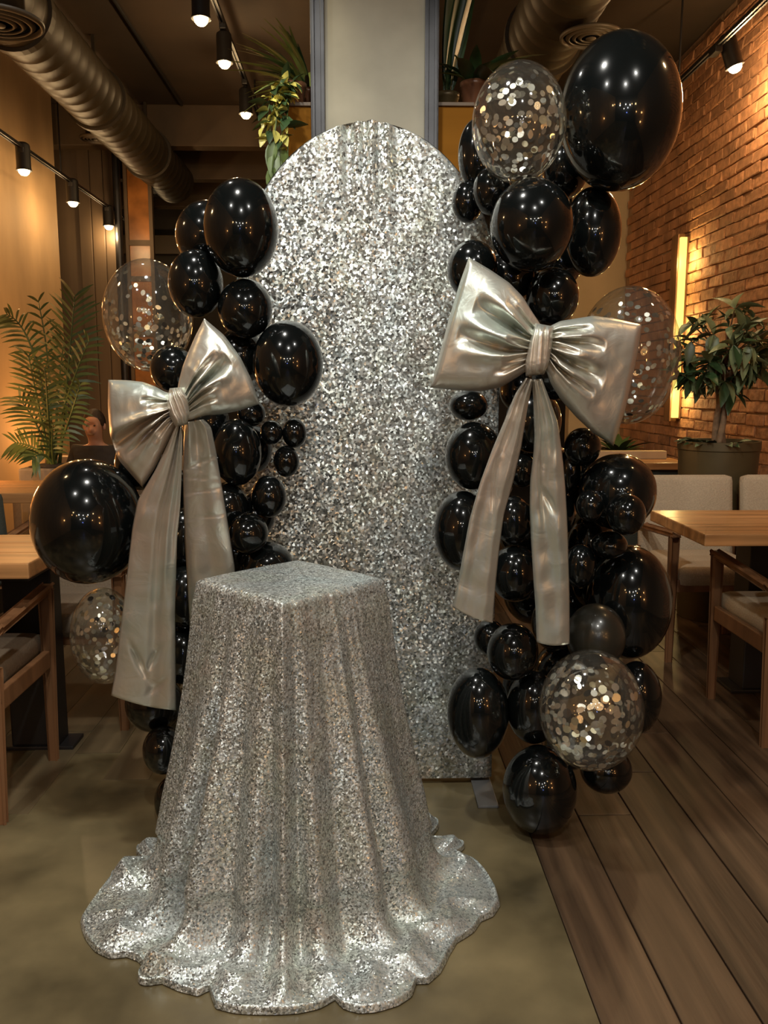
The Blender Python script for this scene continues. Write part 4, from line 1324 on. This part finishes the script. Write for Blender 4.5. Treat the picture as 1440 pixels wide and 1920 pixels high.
def pot(e, R, H, mat):
    MB().lathe([(R * .7, 0), (R * .75, .004), (R, H - .02), (R * 1.06, H - .018), (R * 1.06, H), (R * .92, H), (R * .9, H - .02), (.001, H - .02)], 24).build('pot', mat, e, True)
# spiky plant and trailing plant, left shelf
xL = (q0.x + xa - .046) / 2
e = empty('spider_plant', (xL + .03, cy + .22, zs_), 'spiky grass-leaved potted plant on the planter box beside the trailing plant', 'potted plant')
pot(e, .055, .10, M['pot_terra'])
g1 = leaf_mesh('blade', M['leaf_light'], .30, .026, .3, .55, 7); g2 = leaf_mesh('blade', M['leaf_dark'], .24, .026, .3, .45, 7)
for k in range(64):
    a = 2.4 * k
    place(g1 if k % 3 else g2, 'blade', e, (.02 * math.cos(a), .02 * math.sin(a), .09), (math.cos(a) * .8, math.sin(a) * .8, r.uniform(.1, 1.7)), r.uniform(-.6, .6), r.uniform(.6, 1.1), keep=-1)
e = empty('trailing_plant', (q0.x + .035, cy + .09, zs_), 'trailing plant with yellow variegated leaves hanging down from the planter box', 'potted plant')
pot(e, .045, .085, M['pot_terra'])
vy = leaf_mesh('leaf', M['leaf_yellow'], .058, .036, .3, .3); vg = leaf_mesh('leaf', M['leaf_dark'], .075, .042, .3, .3); vbig = leaf_mesh('leaf', M['leaf_palm'], .12, .058, .3, .2, 5)
org_t = Vector((q0.x + .035, cy + .09, zs_))
for k, (ex, ey, px_, yy) in enumerate(((505, 262, 517, -.16), (512, 310, 522, -.18), (528, 322, 530, -.17), (540, 300, 536, -.16), (498, 250, 508, -.15))):
    a0 = Vector((0, 0, .08)); a1 = atY(px_, 178, cy + yy + .06) - org_t; a2 = atY(ex, ey, cy + yy) - org_t
    a1.z = max(a1.z, .03)
    pts = []
    for i in range(16):
        t = i / 15
        pts.append(a0 * (1 - t) ** 2 + (a1 * 1.0 + Vector((0, -.03, .04))) * 2 * t * (1 - t) + a2 * t * t)
    MB().tube(pts, .003, 5).build('vine', M['leaf_palm'], e, True)
    for i in range(2, 16):
        for h in range(2):
            d = Vector((r.uniform(-1, 1), r.uniform(-1, .2), r.uniform(-.9, .3))).normalized()
            me = vy if r.random() < .68 else vg
            if i > 12 and k in (1, 2): me = vbig; d = Vector((r.uniform(-.3, .3), -.3, -1))
            place(me, 'leaf', e, pts[i], d, r.uniform(-.6, .6), r.uniform(.7, 1.15))
# right shelf: tall dark plant and a bushy one in a shiny pot
e = empty('snake_plant', (xb + .10, cy + .24, zs_), 'tall dark stiff-leaved plant on the planter box at the column edge', 'potted plant')
pot(e, .05, .10, M['pot_bronze'])
sl = leaf_mesh('leaf', M['leaf_dark'], .62, .055, .5, .08, 8)
for k in range(9):
    a = 2.4 * k
    place(sl, 'leaf', e, (.015 * math.cos(a), .015 * math.sin(a), .09), (abs(math.cos(a)) * .22, math.sin(a) * .22, 1), r.uniform(-1.5, 1.5), r.uniform(.55, 1.15), keep=1)
xq = atY(858, 180, cy).x
e = empty('bushy_plant', (xq + .09, cy + .17, zs_), 'bushy dark-leaved plant in a shiny brown pot behind the clear balloon', 'potted plant')
pot(e, .06, .12, M['pot_terra'])
bl = leaf_mesh('leaf', M['leaf_dark'], .25, .085, .3, .55, 6); bs = leaf_mesh('leaf', M['leaf_light'], .14, .03, .3, .6, 6)
for k in range(26):
    a = 2.4 * k
    place(bl if k % 4 else bs, 'leaf', e, (.02 * math.cos(a), .02 * math.sin(a), .11), (math.cos(a) * .9, math.sin(a) * .7, r.uniform(.1, 1.5)), r.uniform(-.5, .5), r.uniform(.65, 1.05), keep=1)

# ================================================================== PERSON on the far sofa
hp = atY(186, 797, 6.32)
person = empty('person', (hp.x, 6.22, 0), 'seated person with dark hair and dark shirt behind the palm', 'person')
def skin_body(name, verts, edges, mat, parent, root=0, sub=2):
    me = bpy.data.meshes.new(name)
    me.from_pydata([v[:3] for v in verts], edges, [])
    o = bpy.data.objects.new(name, me)
    link(o, parent)
    sm = o.modifiers.new('skin', 'SKIN')
    lay = me.skin_vertices[0].data
    for i, v in enumerate(verts):
        lay[i].radius = (v[3], v[4] if len(v) > 4 else v[3])
        lay[i].use_root = (i == root)
    sm.use_smooth_shade = True
    ss = o.modifiers.new('sub', 'SUBSURF'); ss.levels = sub; ss.render_levels = sub
    me.materials.append(mat)
    return o
hz = hp.z
def figure():
    v = [(0, 0, .46, .13, .10), (0, .03, .60, .125, .09), (0, .04, .74, .15, .10), (0, .03, .84, .06, .055), (0, .015, .885, .048, .05), (0, -.005, .94, .066, .078), (0, -.005, 1.02, .070, .085), (0, 0, 1.065, .045, .05),
         (0, -.085, .965, .010, .012)]
    e = [(0, 1), (1, 2), (2, 3), (3, 4), (4, 5), (5, 6), (6, 7), (5, 8)]
    for s in (-1, 1):
        k = len(v)
        v += [(s * .15, .035, .80, .050), (s * .20, .01, .60, .040), (s * .17, -.18, .52, .030), (s * .16, -.25, .51, .028, .016)]
        e += [(2, k), (k, k + 1), (k + 1, k + 2), (k + 2, k + 3)]
        for q, (dx, L) in enumerate(((-.024, .062), (-.008, .072), (.008, .068), (.024, .055))):
            m = len(v)
            v += [(s * .16 + dx, -.285, .508, .0085), (s * .16 + dx, -.285 - L * .5, .500, .0080), (s * .16 + dx, -.285 - L * .8, .485, .007)]
            e += [(k + 3, m), (m, m + 1), (m + 1, m + 2)]
        m = len(v)
        v += [(s * .16 - s * .034, -.255, .510, .0095), (s * .16 - s * .045, -.285, .503, .008)]
        e += [(k + 3, m), (m, m + 1)]
        k = len(v)
        v += [(s * .09, -.02, .47, .080), (s * .11, -.40, .48, .060), (s * .11, -.42, .10, .042), (s * .11, -.50, .045, .035, .03)]
        e += [(0, k), (k, k + 1), (k + 1, k + 2), (k + 2, k + 3)]
    return v, e
v, e = figure()
dz = hz - .98
v = [(x[0], x[1], x[2] + dz * min(1, max(0, (x[2] - .45) / .3))) + tuple(x[3:]) for x in v]
skin_body('body', v, e, M['skin'], person)
def z2(z): return z + dz * min(1, max(0, (z - .45) / .3))
sv = [(0, 0, .47, .142, .112), (0, .03, .60, .138, .102), (0, .04, z2(.74), .160, .112), (0, .03, z2(.83), .075, .068)]
se_ = [(0, 1), (1, 2), (2, 3)]
for s in (-1, 1):
    k = len(sv); sv += [(s * .15, .035, z2(.80), .060), (s * .20, .01, .60 + dz * .5, .050), (s * .175, -.15, .53 + dz * .2, .040)]; se_ += [(2, k), (k, k + 1), (k + 1, k + 2)]
skin_body('shirt', sv, se_, M['shirt'], person)
tv = [(0, 0, .455, .140, .108)]; te_ = []
for s in (-1, 1):
    k = len(tv); tv += [(s * .09, -.02, .47, .088), (s * .11, -.40, .48, .068), (s * .11, -.42, .12, .052)]; te_ += [(0, k), (k, k + 1), (k + 1, k + 2)]
skin_body('trousers', tv, te_, M['fabric_dark'], person)
hr = MB()
vs, fs = sgrid(lambda i, j: (.078 * math.sin(PI * .62 * i / 10) * math.cos(2 * PI * j / 20), .012 + .092 * math.sin(PI * .62 * i / 10) * math.sin(2 * PI * j / 20) * (1 if math.sin(2 * PI * j / 20) > 0 else .82),
                             z2(1.005) + .098 * math.cos(PI * .62 * i / 10) + (.03 * max(0, -math.sin(2 * PI * j / 20)) * (i / 10) ** 2)), 11, 20, True)
hr.add(vs, [f[::-1] for f in fs]).build('hair', M['hair'], person, True)
for s in (-1, 1):
    MB().lathe([(.001, -.007), (.006, -.004), (.008, 0), (.006, .004), (.001, .007)], 10, (s * .026, -.078, z2(.985))).build('eye', M['hair'], person, True)
    MB().lathe([(.001, -.028), (.010, -.018), (.013, .004), (.010, .020), (.001, .028)], 10, (s * .071, .005, z2(.975))).build('ear', M['skin'], person, True)
MB().bar((-.022, -.084, z2(.925)), (.022, -.084, z2(.925)), .008, .010).build('mouth', M['pot_terra'], person)
person.location.y = 6.20
